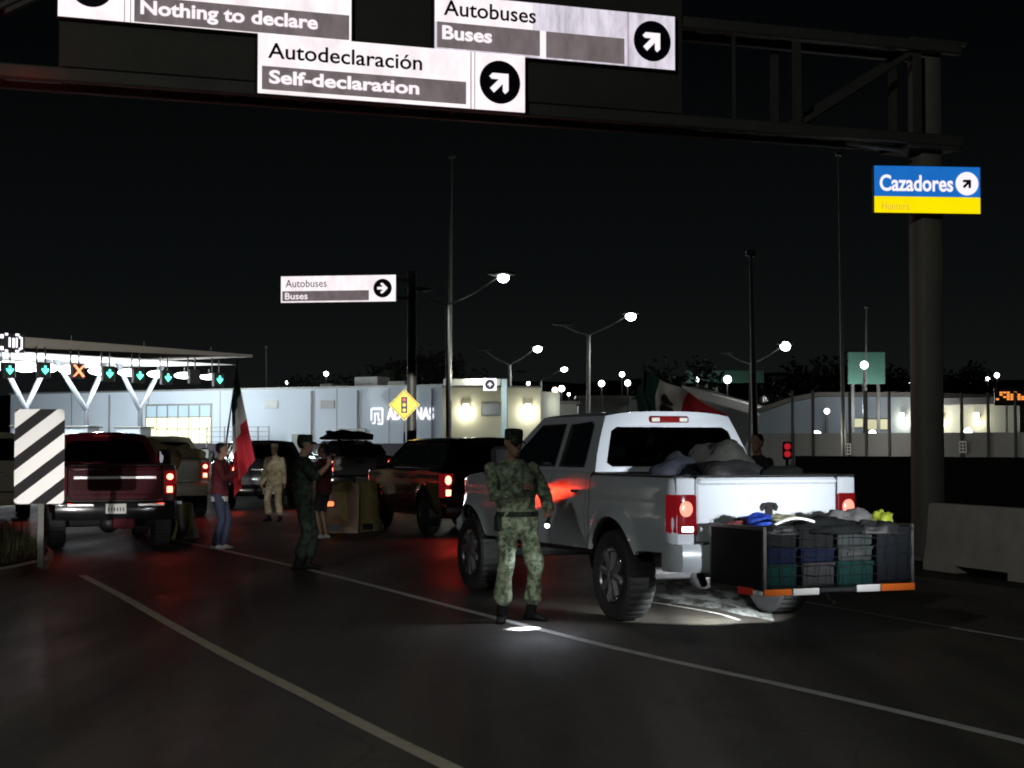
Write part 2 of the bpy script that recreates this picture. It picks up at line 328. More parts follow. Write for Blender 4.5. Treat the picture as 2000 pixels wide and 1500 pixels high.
def tag(o, label, cat, group=None):
    o['label'] = label; o['category'] = cat
    if group: o['group'] = group
    return o
def empty(name, label, cat, loc=(0, 0, 0), rz=0.0, group=None):
    o = bpy.data.objects.new(name, None); COL.objects.link(o); o.location = loc; o.rotation_euler = (0, 0, rz)
    return tag(o, label, cat, group)
def struct(name, mb, m, kind='structure', **k):
    o = mb.build(name, m, **k); o['kind'] = kind; return o
def dup(root, loc, rz, label, group=None):
    c = root.copy(); COL.objects.link(c); c.location = loc; c.rotation_euler = (0, 0, rz); c['label'] = label
    if group: c['group'] = group
    for ch in list(root.children):
        q = ch.copy(); COL.objects.link(q); q.parent = c
        for g in list(ch.children):
            w = g.copy(); COL.objects.link(w); w.parent = q
    return c
def text_mb(txt, x0, x1, z0, z1, y, bold=.02, ext=.006, fit='both'):
    """lettering as mesh in the XZ plane facing -Y, fitted into a box"""
    cu = bpy.data.curves.new('t', 'FONT'); cu.body = txt; cu.size = 1; cu.offset = bold; cu.extrude = .02; cu.resolution_u = 4
    o = bpy.data.objects.new('t', cu); COL.objects.link(o)
    dg = bpy.context.evaluated_depsgraph_get(); me = o.evaluated_get(dg).to_mesh()
    vs = [v.co.copy() for v in me.vertices]; fs = [tuple(p.vertices) for p in me.polygons]
    o.evaluated_get(dg).to_mesh_clear(); bpy.data.objects.remove(o)
    ax, bx = min(v.x for v in vs), max(v.x for v in vs); az, bz = min(v.y for v in vs), max(v.y for v in vs)
    kx = (x1 - x0) / (bx - ax); kz = (z1 - z0) / (bz - az)
    mb = MB(); mb.add([(x0 + (v.x - ax) * kx, y - (v.z + .02) / .04 * ext, z0 + (v.y - az) * kz) for v in vs], fs)
    return mb
def disc(mb, cx, cz, r, y0, y1, n=32, mi=0):
    mb.prism([(cx + r * math.cos(2 * math.pi * k / n), cz + r * math.sin(2 * math.pi * k / n)) for k in range(n)], lambda x, z, d: (x, d, z), y0, y1, mi)
def arrow(mb, cx, cz, r, y0, y1, ang, mi=0):
    """arrow pointing along ang in XZ, thick strokes as on the signs"""
    pts = [(.62, 0), (.02, .60), (-.22, .60), (-.22, .42), (.05, .15), (-.62, .15), (-.62, -.15), (.05, -.15), (-.22, -.42), (-.22, -.60), (.02, -.60)]
    c, s_ = math.cos(ang), math.sin(ang)
    mb.prism([(cx + r * (x * c - z * s_), cz + r * (x * s_ + z * c)) for x, z in pts], lambda x, z, d: (x, d, z), y0, y1, mi)

# ================================================================== SETTING
mb = MB(); mb.add([(-900, -120, -.004), (900, -120, -.004), (900, 1500, -.004), (-900, 1500, -.004)], [(0, 1, 2, 3)])
struct('ground', mb, 'ground')
def ribbon(pts, w, z, seg=1.0):
    pts = [Vector((p[0], p[1], 0)) for p in pts]; out = []
    for i in range(len(pts) - 1):           # Catmull-Rom so that the painted line bends smoothly
        p0 = pts[max(i - 1, 0)]; p1 = pts[i]; p2 = pts[i + 1]; p3 = pts[min(i + 2, len(pts) - 1)]
        k = max(2, int((p2 - p1).length / seg))
        for j in range(k + (1 if i == len(pts) - 2 else 0)):
            t = j / k
            out.append(.5 * ((2 * p1) + (p2 - p0) * t + (2 * p0 - 5 * p1 + 4 * p2 - p3) * t * t + (3 * p1 - p0 - 3 * p2 + p3) * t ** 3))
    vs = []; fs = []
    for i, p in enumerate(out):
        d = (out[min(i + 1, len(out) - 1)] - out[max(i - 1, 0)]).normalized(); n = Vector((-d.y, d.x, 0))
        ww = w * (1 + .10 * noise.noise(p * .9))
        vs += [tuple(p + n * ww / 2 + Vector((0, 0, z))), tuple(p - n * ww / 2 + Vector((0, 0, z)))]
        if i: fs.append((2 * i - 2, 2 * i - 1, 2 * i + 1, 2 * i))
    m = MB(); m.add(vs, fs); return m
def wline(c0, c1, wd):      # road sheet edges
    return c0
mb = MB(); a = Vector((2.0, 14, 0))
q = [a + RIGHT * s_ + ROAD * t for s_, t in ((-13.5, -40), (6.1, -40), (6.1, 46), (-13.5, 46))]
mb.add([(p.x, p.y, 0) for p in q], [(0, 1, 2, 3)]); struct('road', mb, 'asphalt')
L1 = [G(u, v) for u, v in ((2300, 1530), (2000, 1450), (1600, 1355), (1200, 1266), (920, 1195), (640, 1122), (440, 1076), (300, 1048))]
L2 = [G(u, v) for u, v in ((1100, 1610), (880, 1500), (740, 1432), (600, 1360), (450, 1284), (330, 1218), (240, 1166), (160, 1124))]
L3 = [G(u, v) for u, v in ((2400, 1312), (2000, 1250), (1800, 1216), (1600, 1181), (1400, 1147))]
struct('lane_line', ribbon(L1, .105, .004, .5), 'line_white'); struct('edge_line', ribbon(L2, .115, .004, .5), 'line_yellow'); struct('lane_line', ribbon(L3, .07, .004, .5), 'line_white')

mk('lit_road_tone', (.42, .44, .42), .45, var=.75, vscale=3.2, bump=.4, bscale=14)  # pale tone stands in for light on the road under the pickup
mb = MB(); mb.prism([(q.x, q.y) for q in [G(u, v) for u, v in ((1262, 1128), (1345, 1124), (1452, 1146), (1498, 1176), (1512, 1213), (1455, 1203), (1400, 1190), (1340, 1181), (1262, 1172))]], lambda x, y, d: (x, y, d), .001, .004); wm = M['lit_road_tone']; n_, l_ = wm.node_tree.nodes, wm.node_tree.links
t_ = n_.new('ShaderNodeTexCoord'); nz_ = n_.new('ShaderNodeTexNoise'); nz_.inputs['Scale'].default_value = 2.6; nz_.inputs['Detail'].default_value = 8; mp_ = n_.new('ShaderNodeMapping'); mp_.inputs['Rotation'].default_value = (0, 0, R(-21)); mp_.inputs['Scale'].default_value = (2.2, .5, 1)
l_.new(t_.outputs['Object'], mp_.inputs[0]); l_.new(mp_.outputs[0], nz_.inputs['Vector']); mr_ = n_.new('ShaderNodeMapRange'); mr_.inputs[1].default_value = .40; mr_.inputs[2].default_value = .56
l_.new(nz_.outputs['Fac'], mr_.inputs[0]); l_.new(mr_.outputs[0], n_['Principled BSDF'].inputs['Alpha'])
struct('lit_road_patch', mb, 'lit_road_tone')
struct('lane_line', ribbon([G(u, v) for u, v in ((1240, 1172), (1330, 1186), (1400, 1199), (1445, 1212))], .05, .005, .2), 'line_white')
# median island at the left with a kerb, earth and dry grass
isl = [G(u, v) for u, v in ((-160, 1160), (30, 1128), (92, 1112), (104, 1094), (60, 1060), (-40, 1034), (-220, 1012))]
mb = MB(); n = len(isl)
mb.prism([(p.x, p.y) for p in isl], lambda x, y, d: (x, y, d), -.002, .13); struct('median', mb, 'concrete')
mb = MB(); c = sum(isl, Vector()) / n
ins = [c + (p - c) * .93 for p in isl]
mb.prism([(p.x, p.y) for p in ins], lambda x, y, d: (x, y, d), .131, .16); o = struct('median_soil', mb, 'soil')
mb = MB(); random.seed(3)
for _ in range(900):
    k = random.random(); i = random.randrange(n); t = random.random()
    e = ins[i].lerp(ins[(i + 1) % n], t); p = c.lerp(e, math.sqrt(random.random()) * .97); h = random.uniform(.08, .28); a = random.uniform(0, 6.28); d = Vector((math.cos(a), math.sin(a), 0))
    w = d.cross(Vector((0, 0, 1))) * .012; b = Vector((p.x, p.y, .155))
    mb.add([b - w, b + w, b + d * h * .35 + Vector((0, 0, h))], [(0, 1, 2)])
struct('grass', mb, 'grass', kind='stuff', fix=False)

# far hills, dark against the sky
def hill(pts, Y, depth):
    mb = MB(); rows = []
    fine = []
    for i in range(len(pts) - 1):
        for k in range(14):
            t = k / 14; u = pts[i][0] * (1 - t) + pts[i + 1][0] * t; v = pts[i][1] * (1 - t) + pts[i + 1][1] * t
            fine.append((u, v + 5 * noise.noise((u * .02, Y, 0)) + 2.2 * noise.noise((u * .11, Y, 3))))
    fine.append(pts[-1])
    top = [P(u, v, Y) for u, v in fine]
    for k, (dy, hz) in enumerate(((-depth, 0), (-depth * .5, .55), (0, 1), (depth * .6, .5), (depth, 0))):
        rows.append([Vector((p.x, p.y + dy, -1 + (p.z + 1) * hz)) for p in top])
    mb.loft(rows, closed=False); return struct('hill', mb, 'hill')
hill([(-200, 780), (100, 770), (420, 762), (700, 755), (900, 742), (1150, 748), (1300, 735), (1500, 728), (1700, 735), (1900, 745), (2200, 735)], 620, 160)

# ================================================================== GANTRY WITH ITS SIGNS
GA = math.atan2(RIGHT.y, RIGHT.x)
G0 = Vector((6.20, 26.0, 0))
def frame_uv(o, rz):
    rx = Vector((math.cos(rz), math.sin(rz), 0)); ny = Vector((-math.sin(rz), math.cos(rz), 0))
    def f(u, v, off=0.0):
        d = ray(u, v); oo = o + ny * off
        t = (oo - Vector((0, 0, CAMZ))).dot(ny) / d.dot(ny); p = Vector((0, 0, CAMZ)) + d * t
        return ((p - o).dot(rx), p.z)
    return f
guv = frame_uv(G0, GA)
zb = guv(1330, 246, -.25)[1]; zt = zb + 1.42
gan = empty('sign_gantry', 'long dark steel truss gantry spanning the road overhead on one thick round column', 'gantry', G0, GA)
mb = MB()
for z in (zb + .05, zt + .02):
    for y in (-.32, .32): mb.box((-10.6, y, z), (22.0, .16, .17), bev=.015)
mb.build('chord', 'pole_grey', gan)
mb = MB()
xs = [-.35 - 1.02 * k for k in range(20)]
for k, x in enumerate(xs):
    for y in (-.32, .32):
        if k in (0, 2) or k > 3: mb = MB(); mb.box((x, y, (zb + zt) / 2), (.10, .09, zt - zb - .2)); mb.build('truss_post', 'pole_grey', gan)
    if k == 3: mb = MB(); mb.box((x, -.32, (zb + zt) / 2), (.035, .05, zt - zb - .2)); mb.build('truss_post', 'pole_grey', gan)
    for z in (zb + .05, zt + .02): mb = MB(); mb.box((x, 0, z), (.07, .48, .07)); mb.build('cross_tie', 'pole_grey', gan)
for x0, x1 in [(-2.35, -.4)] + [(xs[k] - .05, xs[k - 2] + .05) for k in range(6, 20, 2)]:
    for y in (-.25, .25): mb = MB(); mb.tube([(x0, y, zb + .12), (x1, y, zt - .08)], .05, 6); mb.build('diagonal_brace', 'pole_grey', gan)
xl, xr_ = guv(116, 100, -.42)[0], guv(1331, 200, -.42)[0]
mb = MB(); mb.box(((xl + xr_) / 2, -.42, (zb + .14 + zt + .9) / 2), (xr_ - xl, .035, zt + .9 - zb - .14)); mb.build('backing_panel', 'panel_back', gan)
mb = MB(); mb.box((0, 0, (zt + .12) / 2), (.35, .38, zt + .12), bev=.015); mb.box((0, 0, .03), (.8, .8, .06)); mb.build('column', 'column_paint', gan, 60)
mb = MB(); mb.box((0, 0, zt + .10), (1.0, .8, .06), bev=.01); mb.build('column_cap', 'pole_grey', gan); mb = MB(); mb.box((-.1, 0, zb - .06), (.9, .8, .06), bev=.01); mb.build('seat_plate', 'pole_grey', gan)
mb = MB()
mb.tube([(-1.55, -.30, zb - .09), (-.6, -.30, zb - .13)], .03, 6); mb.build('conduit', 'steel_grey', gan)

q_ = guv(62, 168, -.75); rg = Matrix.Translation(G0) @ Matrix.Rotation(GA, 4, 'Z') @ Vector((q_[0], -.75, q_[1])); lamp('brake_or_fill_light', 'POINT', tuple(rg), 1.6, (1, .06, .03), .03)  # small red point added for a glow on the beam, no lamp here
M['sign_white'] = lit_mat('sign_white', (1.0, .90, .93), 1.15, .24, 3.0); M['sign_white_dirty'] = lit_mat('sign_white_dirty', (.93, .86, .98), .85, .42, 4.0, 2.2)  # retroreflective signs: their shine is put into the colours as emission
M['sign_grey'] = lit_mat('sign_grey', (.25, .205, .215), .72, .35, 5.0); M['sign_ink'] = mat('sign_ink', (.006, .005, .02), .5); M['sign_arrow'] = lit_mat('sign_arrow', (1, .92, .96), 1.0)
mk('sign_trim', (.5, .38, .42), .5, emit=(.5, .35, .40), estr=.55)
SY = -.56
def sign_case(root, x0, x1, z0, z1, y=SY, th=.12, m='sign_white'):
    mb = MB(); mb.box(((x0 + x1) / 2, y + th / 2 + .004, (z0 + z1) / 2), (x1 - x0 + .03, th, z1 - z0 + .03), bev=.01); mb.build('case', 'steel_dark', root)
    mb = MB(); mb.box(((x0 + x1) / 2, y, (z0 + z1) / 2), (x1 - x0, .01, z1 - z0)); mb.build('face', m, root)
def front(x0, x1, z0, z1, y, th=.006): 
    mb = MB(); mb.box(((x0 + x1) / 2, y, (z0 + z1) / 2), (x1 - x0, th, z1 - z0)); return mb
def arrow_box(root, x0, x1, z0, z1, y, ang, r=None, faceM=None):
    cx, cz = (x0 + x1) / 2, (z0 + z1) / 2; r = r or min(x1 - x0, z1 - z0) * .40
    if faceM: front(x0, x1, z0, z1, y - .006).build('arrow_face', faceM, root)
    mb = MB(); disc(mb, cx, cz, r, y - .02, y - .01); mb.build('disc', 'sign_ink', root)
    mb = MB(); arrow(mb, cx, cz, r * .92, y - .03, y - .022, ang); mb.build('arrow', 'sign_arrow', root)
gx = lambda u, v: guv(u, v, SY)
# self-declaration sign
x0, z1 = gx(504, 65); x1, z0 = gx(1025, 220)
s = empty('overhead_sign', 'retroreflective white overhead sign reading Autodeclaración above Self-declaration with up-right arrow', 'road sign', G0, GA)
sign_case(s, x0, x1, z0, z1); H = z1 - z0
xm = gx(910, 160)[0]; xa = gx(926, 160)[0]
front(x0 + .05, xm, z0 + .05, z0 + H * .46, SY - .008).build('grey_band', 'sign_grey', s)
text_mb('Autodeclaración', gx(523, 100)[0], gx(824, 120)[0], z0 + H * .595, z0 + H * .86, SY - .008, .012).build('lettering', 'sign_ink', s)
text_mb('Self-declaration', gx(525, 160)[0], gx(818, 180)[0], z0 + H * .17, z0 + H * .40, SY - .014, .028).build('lettering', 'sign_arrow', s)
mb = front(xm + .06, xm + .075, z0, z1, SY - .007); mb2 = front(xa, xa + .012, z0, z1, SY - .007); mb.add(mb2.v, mb2.f); mb.build('divider', 'sign_trim', s)
arrow_box(s, xa, x1, z0, z1, SY, R(45))
# buses sign
bx0, _ = gx(849, 60); bx1, bz0 = gx(1318, 137); _, bz1 = gx(1318, 33)
s = empty('overhead_sign', 'stained retroreflective overhead sign reading Autobuses above Buses with up-right arrow', 'road sign', G0, GA)
sign_case(s, bx0, bx1, bz0, bz1, m='sign_white_dirty'); H = bz1 - bz0
xm = gx(1219, 90)[0]; xa = gx(1228, 90)[0]; xg = gx(1054, 90)[0]; xh = gx(1066, 90)[0]
front(bx0 + .03, xg, bz0 + .03, bz0 + H * .50, SY - .008).build('grey_band', 'sign_grey', s)
front(xh, xm, bz0 + .02, bz0 + H * .50, SY - .008).build('grey_band', 'sign_grey', s)
front(bx0 + .005, gx(1040, 30)[0], bz0 + H * .5, bz1 - .01, SY - .0075, .004).build('clean_patch', 'sign_white', s)
front(xg, xh, bz0 + .005, bz0 + H * .5, SY - .0075).build('divider', 'sign_arrow', s)
text_mb('Autobuses', gx(866, 20)[0], gx(1046, 30)[0], bz0 + H * .62, bz0 + H * .90, SY - .011, .012).build('lettering', 'sign_ink', s)
text_mb('Buses', gx(863, 80)[0], gx(960, 80)[0], bz0 + H * .19, bz0 + H * .44, SY - .014, .028).build('lettering', 'sign_arrow', s)
mb = front(xa - .02, xa - .006, bz0, bz1, SY - .007); mb.build('divider', 'sign_trim', s)
arrow_box(s, xa, bx1, bz0, bz1, SY, R(45))
# nothing-to-declare sign (its top runs out of the picture)
nx0, nz0 = gx(113, 31); nx1, _ = gx(686, 75); nz1 = nz0 + .82
s = empty('overhead_sign', 'retroreflective white overhead sign reading Nothing to declare, cut by the top of the picture', 'road sign', G0, GA)
sign_case(s, nx0, nx1, nz0, nz1); H = nz1 - nz0
xa = gx(242, 20)[0]; xg = gx(262, 20)[0]
mb = front(xa, xa + .012, nz0, nz1, SY - .007); mb2 = front(xg - .05, xg - .038, nz0, nz1, SY - .007); mb.add(mb2.v, mb2.f); mb.build('divider', 'sign_trim', s)
front(xg, nx1 - .03, nz0 + .01, nz0 + .33, SY - .008).build('grey_band', 'sign_grey', s)
text_mb('Nothing to declare', gx(274, 15)[0], gx(620, 45)[0], nz0 + .055, nz0 + .285, SY - .014, .028).build('lettering', 'sign_arrow', s)
arrow_box(s, nx0, xa, nz0, nz1, SY, R(-90), r=.27)
# blue hunters sign on the column
cuv = frame_uv(G0 + Vector((0, 0, 0)), R(6)); CY = -.42
x0, z1 = cuv(1706, 322, CY); x1, z0 = cuv(1916, 419, CY)
M['sign_blue'] = lit_mat('sign_blue', (.012, .17, .62), .9, .2, 3); M['sign_yel'] = lit_mat('sign_yel', (1.0, .80, .0), 1.0, .08, 3)  # brightness of this sign is emission put into its colours
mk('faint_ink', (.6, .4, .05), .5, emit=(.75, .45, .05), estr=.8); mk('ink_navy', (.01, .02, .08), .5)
s = empty('column_sign', 'bright blue and yellow sign reading Cazadores bolted to the gantry column', 'road sign', G0, R(6))
mb = MB(); mb.box(((x0 + x1) / 2, CY + .05, (z0 + z1) / 2), (x1 - x0, .09, z1 - z0), bev=.008); mb.build('case', 'steel_dark', s)
zm = z0 + (z1 - z0) * .355
front(x0 + .01, x1 - .01, zm, z1 - .01, CY).build('blue_face', 'sign_blue', s); front(x0 + .01, x1 - .01, z0 + .01, zm - .002, CY).build('yellow_face', 'sign_yel', s)
zz = lambda v: cuv(1800, v, CY)[1]
text_mb('Cazadores', cuv(1718, 350, CY)[0], cuv(1861, 350, CY)[0], zz(374), zz(342), CY - .004, .02).build('lettering', 'sign_arrow', s)
text_mb('Hunters', cuv(1722, 400, CY)[0], cuv(1775, 400, CY)[0], zz(410), zz(396), CY - .004, .0).build('lettering', 'faint_ink', s)
cx, cz = cuv(1888, 359, CY); mb = MB(); disc(mb, cx, cz, .172, CY - .02, CY - .008); mb.build('disc', 'sign_arrow', s)
mb = MB(); arrow(mb, cx, cz, .13, CY - .03, CY - .022, R(45)); mb.build('arrow', 'ink_navy', s)
mb = MB()
for z in (z0 + .15, z1 - .15): mb.box(((x0 + x1) / 2 + .02, CY + .16, z), (.5, .22, .06))
mb.build('bracket', 'steel_dark', s)

# ================================================================== FAR GANTRY SIGN, WARNING DIAMOND, STRIPED MARKER
o0 = P(804, 868, 50); o0.z = 0
fa = R(-9); fuv = frame_uv(o0, fa)
g2 = empty('sign_mast', 'dark cantilever sign mast behind the yellow diamond', 'mast', o0, fa)
x0, z1 = fuv(549, 544, -.35); x1, z0 = fuv(773, 587, -.35); z0 -= .02; z1 = z0 + .76
mb = MB(); mb.tube([(0, 0, 0), (0, 0, z1 + .15)], [.15, .12], 14); mb.build('pole', 'steel_dark', g2)
mb = MB()
for z in (z0 + .12, z1 - .12): mb.box(((x0 - .0) / 2, 0, z), (-x0, .1, .1))
mb.build('arm', 'steel_dark', g2)
s = empty('overhead_sign', 'small distant retroreflective sign reading Autobuses and Buses with arrow pointing right', 'road sign', o0, fa)
sign_case(s, x0, x1, z0, z1, -.35); xm = fuv(722, 560, -.35)[0]; H = z1 - z0
front(x0 + .04, xm - .02, z0 + .04, z0 + .33, -.358).build('grey_band', 'sign_grey', s)
text_mb('Autobuses', fuv(558, 555, -.35)[0], fuv(638, 555, -.35)[0], z0 + .44, z0 + .66, -.358, .0).build('lettering', 'sign_ink', s)
text_mb('Buses', fuv(557, 580, -.35)[0], fuv(601, 580, -.35)[0], z0 + .09, z0 + .28, -.364, .01).build('lettering', 'sign_arrow', s)
arrow_box(s, xm, x1, z0, z1, -.35, 0, r=.27)

o1 = P(790, 868, 47); o1.z = 0
s = empty('warning_sign', 'yellow diamond warning sign with a black traffic light symbol', 'road sign', o1, R(-4))
zc = P(790, 791, 47).z; hs = 30.5 / FPX * 47
mb = MB(); dm = lambda k: [(0, zc - k), (k, zc), (0, zc + k), (-k, zc)]
mb.prism(dm(hs), lambda x, z, d: (x, d, z), -.06, -.045); mb.build('plate', 'sign_yellow', s)
mb = MB()
kk = hs * .93; t_ = hs * .86
for i in range(4):
    a, b = dm(kk)[i], dm(kk)[(i + 1) % 4]; c_, d_ = dm(t_)[i], dm(t_)[(i + 1) % 4]
    mb.prism([a, b, d_, c_], lambda x, z, d: (x, d, z), -.066, -.062)
mb.build('border', 'sign_ink', s)
mb = MB(); mb.box((0, -.066, zc), (.17, .008, .44), bev=.02); mb.build('signal_symbol', 'sign_ink', s)
for dz, mm in ((.14, 'strip_red'), (0, 'sign_yellow'), (-.14, 'sign_yellow')):
    mb = MB(); disc(mb, 0, zc + dz, .045, -.078, -.072, 14); mb.build('symbol_light', mm, s)
mb = MB(); mb.box((0, -.02, zc / 2), (.05, .05, zc)); mb.build('post', 'steel_dark', s)

o2 = G(68, 1108, .13); o2.z = .13
s = empty('object_marker', 'striped black and white hazard marker on a thin steel post in the median', 'hazard marker', o2, R(6))
muv = frame_uv(o2, R(6)); x0, z1 = muv(29, 799, -.05); x1, z0 = muv(125, 984, -.05)
z0 -= o2.z; z1 -= o2.z
# rounded plate clipped stripes
def clip(poly, a, b, c, keep):   # keep a*x+b*y+c >=0
    out = []
    for i in range(len(poly)):
        p, q = poly[i], poly[(i + 1) % len(poly)]; dp = (a * p[0] + b * p[1] + c) * keep; dq = (a * q[0] + b * q[1] + c) * keep
        if dp >= 0: out.append(p)
        if dp * dq < 0:
            t = dp / (dp - dq); out.append((p[0] + (q[0] - p[0]) * t, p[1] + (q[1] - p[1]) * t))
    return out
rr = .05
plate = []
for cx, cz, a0 in ((x1 - rr, z1 - rr, 0), (x0 + rr, z1 - rr, 90), (x0 + rr, z0 + rr, 180), (x1 - rr, z0 + rr, 270)):
    plate += [(cx + rr * math.cos(R(a0 + k * 22.5)), cz + rr * math.sin(R(a0 + k * 22.5))) for k in range(5)]
mb = MB(); mb.prism(plate, lambda x, z, d: (x, d, z), -.045, -.03); mb.build('plate', 'stripe_black', s)
mb = MB(); per = (z1 - z0) * .305; c0 = z0 - (x1 - x0) * .78 - per * .08
for k in range(-2, 8):
    base = c0 + k * per
    pl = clip(clip(plate, -.78, 1, -(base - .78 * x0), 1), -.78, 1, -(base + per * .55 - .78 * x0), -1)
    if len(pl) > 2: mb.prism(pl, lambda x, z, d: (x, d, z), -.053, -.047)
mb.build('white_stripes', 'stripe_white', s)
mb = MB(); mb.box(((x0 + x1) / 2 + .02, -.01, (z1 - .1) / 2), (.075, .04, z1 - .1)); mb.build('post', 'steel_dark', s)

# ================================================================== CONCRETE BARRIERS, ROADSIDE
def jersey(L):
    prof = [(-.19, 0), (-.19, .10), (-.14, .36), (-.10, .87), (-.08, .90), (.08, .90), (.10, .87), (.14, .36), (.19, .10), (.19, 0)]
    return prof
bfar = G(1789, 1112); bnear = G(2000, 1141); bd = (bnear - bfar).normalized(); bl = 3.0; ba = math.atan2(bd.y, bd.x)
nb = Vector((-bd.y, bd.x, 0))
def barrier(name, label, pos, ang, ln, m, group=None, h=1.0, slot=True):
    mb = MB(); pr = [(y, z * h) for y, z in jersey(0)]
    if slot:        # drainage cut under the middle of the block
        for x0, x1, cut in ((0, ln * .28, 0), (ln * .28, ln * .72, 1), (ln * .72, ln, 0)):
            p2 = [(y, max(z, .10 * h) if cut else z) for y, z in pr]
            mb.loft([[(x0, y, z) for y, z in p2], [(x1, y, z) for y, z in p2]])
    else: mb.loft([[(0, y, z) for y, z in pr], [(ln, y, z) for y, z in pr]])
    o = mb.build(name, m, None, 30, loc=pos); o.rotation_euler = (0, 0, ang); tag(o, label, 'barrier', group); return o
start = bfar - nb * .0 + Vector((.30 * nb.x * -1, .30 * nb.y * -1, 0)) * -1
barrier('concrete_barrier', 'concrete jersey barrier beside the gantry column, end face toward the pickup', start, ba, 2.9, 'concrete', 'concrete barriers along the right kerb')
barrier('concrete_barrier', 'concrete jersey barrier cut by the right edge of the picture', start + bd * 2.98, ba, 2.9, 'concrete', 'concrete barriers along the right kerb')
# dark hedge-topped wall behind the barriers
a, b = P(1560, 868, 43), P(2120, 868, 36); a.z = b.z = 0
def wall_between(name, label, cat, a, b, h, th, m, z0=0.0):
    d = b - a; d.z = 0; L = d.length; mb = MB(); mb.box((L / 2, 0, z0 + h / 2), (L, th, h)); o = mb.build(name, m, None, loc=(a.x, a.y, 0)); o.rotation_euler = (0, 0, math.atan2(d.y, d.x)); return tag(o, label, cat)
wall_between('low_wall', 'long low black wall behind the gantry column at right', 'wall', a, b, 1.42, .25, 'fence_dark')

# ================================================================== CUSTOMS HALL (long pale wall)
def wallframe(a, b):
    """local frame of a wall running from ground point a to b (x along, -y toward viewer)"""
    d = b - a; rz = math.atan2(d.y, d.x); return a, rz, d.length, frame_uv(a, rz)
a = P(20, 868, 150); b = P(866, 868, 128); a.z = b.z = 0
o, rz, L, huv = wallframe(a, b)
hall = empty('customs_hall', 'long pale customs hall with lit windows and white wall lettering', 'building', o, rz)
HZ = huv(600, 759)[1]
mb = MB(); mb.box((L / 2, 9, HZ / 2), (L, 18, HZ)); mb.build('wall', 'wall_white', hall)
mb = MB(); mb.box((L / 2, -.06, huv(600, 866)[1] / 2), (L, .1, huv(600, 866)[1])); mb.build('plinth', 'plinth', hall)
mb = MB(); mb.box((L / 2, -.03, HZ + .06), (L + .2, .25, .14)); mb.build('parapet_cap', 'steel_grey', hall)
mb = MB()
for u in (140, 290, 430, 658, 760): mb.box((huv(u, 800)[0], -.012, HZ / 2), (.07, .02, HZ - .05))
mb.build('panel_joint', 'steel_grey', hall)
M['curtain_lit'] = lit_mat('curtain_lit', (1.0, .96, .62), .95, .25, .8); M['pane_pale'] = lit_mat('pane_pale', (.42, .58, .66), .62, .3, .6)
x0, z1 = huv(287, 792); x1, z0 = huv(412, 866)
zm = huv(350, 815)[1]
w = MB(); w.box(((x0 + x1) / 2, -.03, (z0 + z1) / 2), (x1 - x0 + .2, .06, z1 - z0 + .2)); wf = w.build('window', 'steel_grey', hall)
n_ = 6
mb = MB(); mc = MB(); wd = (x1 - x0) / n_
for k in range(n_):
    cx = x0 + wd * (k + .5); mb.box((cx, -.07, (zm + z1) / 2), (wd * .86, .02, z1 - zm - .1)); mc.box((cx, -.07, (z0 + zm) / 2), (wd * .97, .02, zm - z0 - .08))
mb.build('upper_pane', 'pane_pale', wf); mc.build('curtain_pane', 'curtain_lit', wf)
mb = MB()
for k in range(1, n_): mb.box((x0 + wd * k, -.10, (z0 + zm) / 2), (.05, .03, zm - z0))
mb.box(((x0 + x1) / 2, -.10, (z0 * .45 + zm * .55)), (x1 - x0, .03, .06)); mb.build('mullion', 'steel_grey', wf)
M['letter_glow'] = lit_mat('letter_glow', (.95, .93, 1), 1.1)
tx0 = huv(757, 808)[0]; tx1 = huv(848, 806)[0]
text_mb('ADUANAS', tx0, tx1, huv(800, 820)[1], huv(800, 796)[1], -.05, .03, .06).build('lettering', 'letter_glow', hall)
ex, ez = huv(737, 813); er = .66
mb = MB()       # square emblem: rounded frame with the stepped gate-like mark inside
for (cx, cz, w_, h_) in ((0, .86, 1.5, .2), (-.76, .2, .2, 1.4), (.76, 0, .2, 1.8), (.45, -.86, .7, .2), (-.05, .28, .7, .16), (-.28, -.12, .16, .7), (.18, -.1, .16, .9), (-.28, -.62, .16, .4), (-.5, -.8, .3, .16), (.36, -.45, .16, .3)):
    mb.box((ex + cx * er, -.06, ez + cz * er), (w_ * er, .06, h_ * er), bev=.03)
mb.build('emblem', 'letter_glow', hall)
mb = MB()
for x in [huv(u, 860)[0] for u in (436, 470, 500, 535, 556)]: mb.box((x, -2.0, 1.55), (.07, .07, 3.1))
for z in (1.9, 2.3, 2.7, 3.05): mb.box(((huv(436, 860)[0] + huv(556, 860)[0]) / 2, -2.0, z), (huv(556, 860)[0] - huv(436, 860)[0], .05, .05))
o_ = mb.build('railing', 'steel_grey', None, loc=o); o_.rotation_euler = (0, 0, rz); tag(o_, 'grey metal railing in front of the pale hall, behind the flag', 'railing')
mb = MB()
for u, w_, h_ in ((640, 2.2, 1.1), (700, 1.6, .7), (560, 1.2, .6)): mb.box((huv(u, 750)[0], 6, HZ + h_ / 2 - .02), (w_, 1.8, h_), bev=.05)
mb.build('roof_unit', 'steel_grey', hall)
for u in (215, 470, 610, 700, 845):
    x = huv(u, 800)[0]; mb = MB(); mb.tube([(x, -.12, .3), (x, -.12, HZ - .2)], .07, 8); mb.build('downpipe', 'steel_grey', hall)
for u, w_, h_ in ((585, 1.3, 2.5), (690, 2.4, 2.9)):
    x = huv(u, 860)[0]; mb = MB(); mb.box((x, -.13, h_ / 2), (w_, .06, h_)); dr = mb.build('door', 'steel_grey', hall); mb = MB(); mb.box((x + w_ * .38, -.17, 1.1), (.06, .04, .2)); mb.build('handle', 'black', dr)
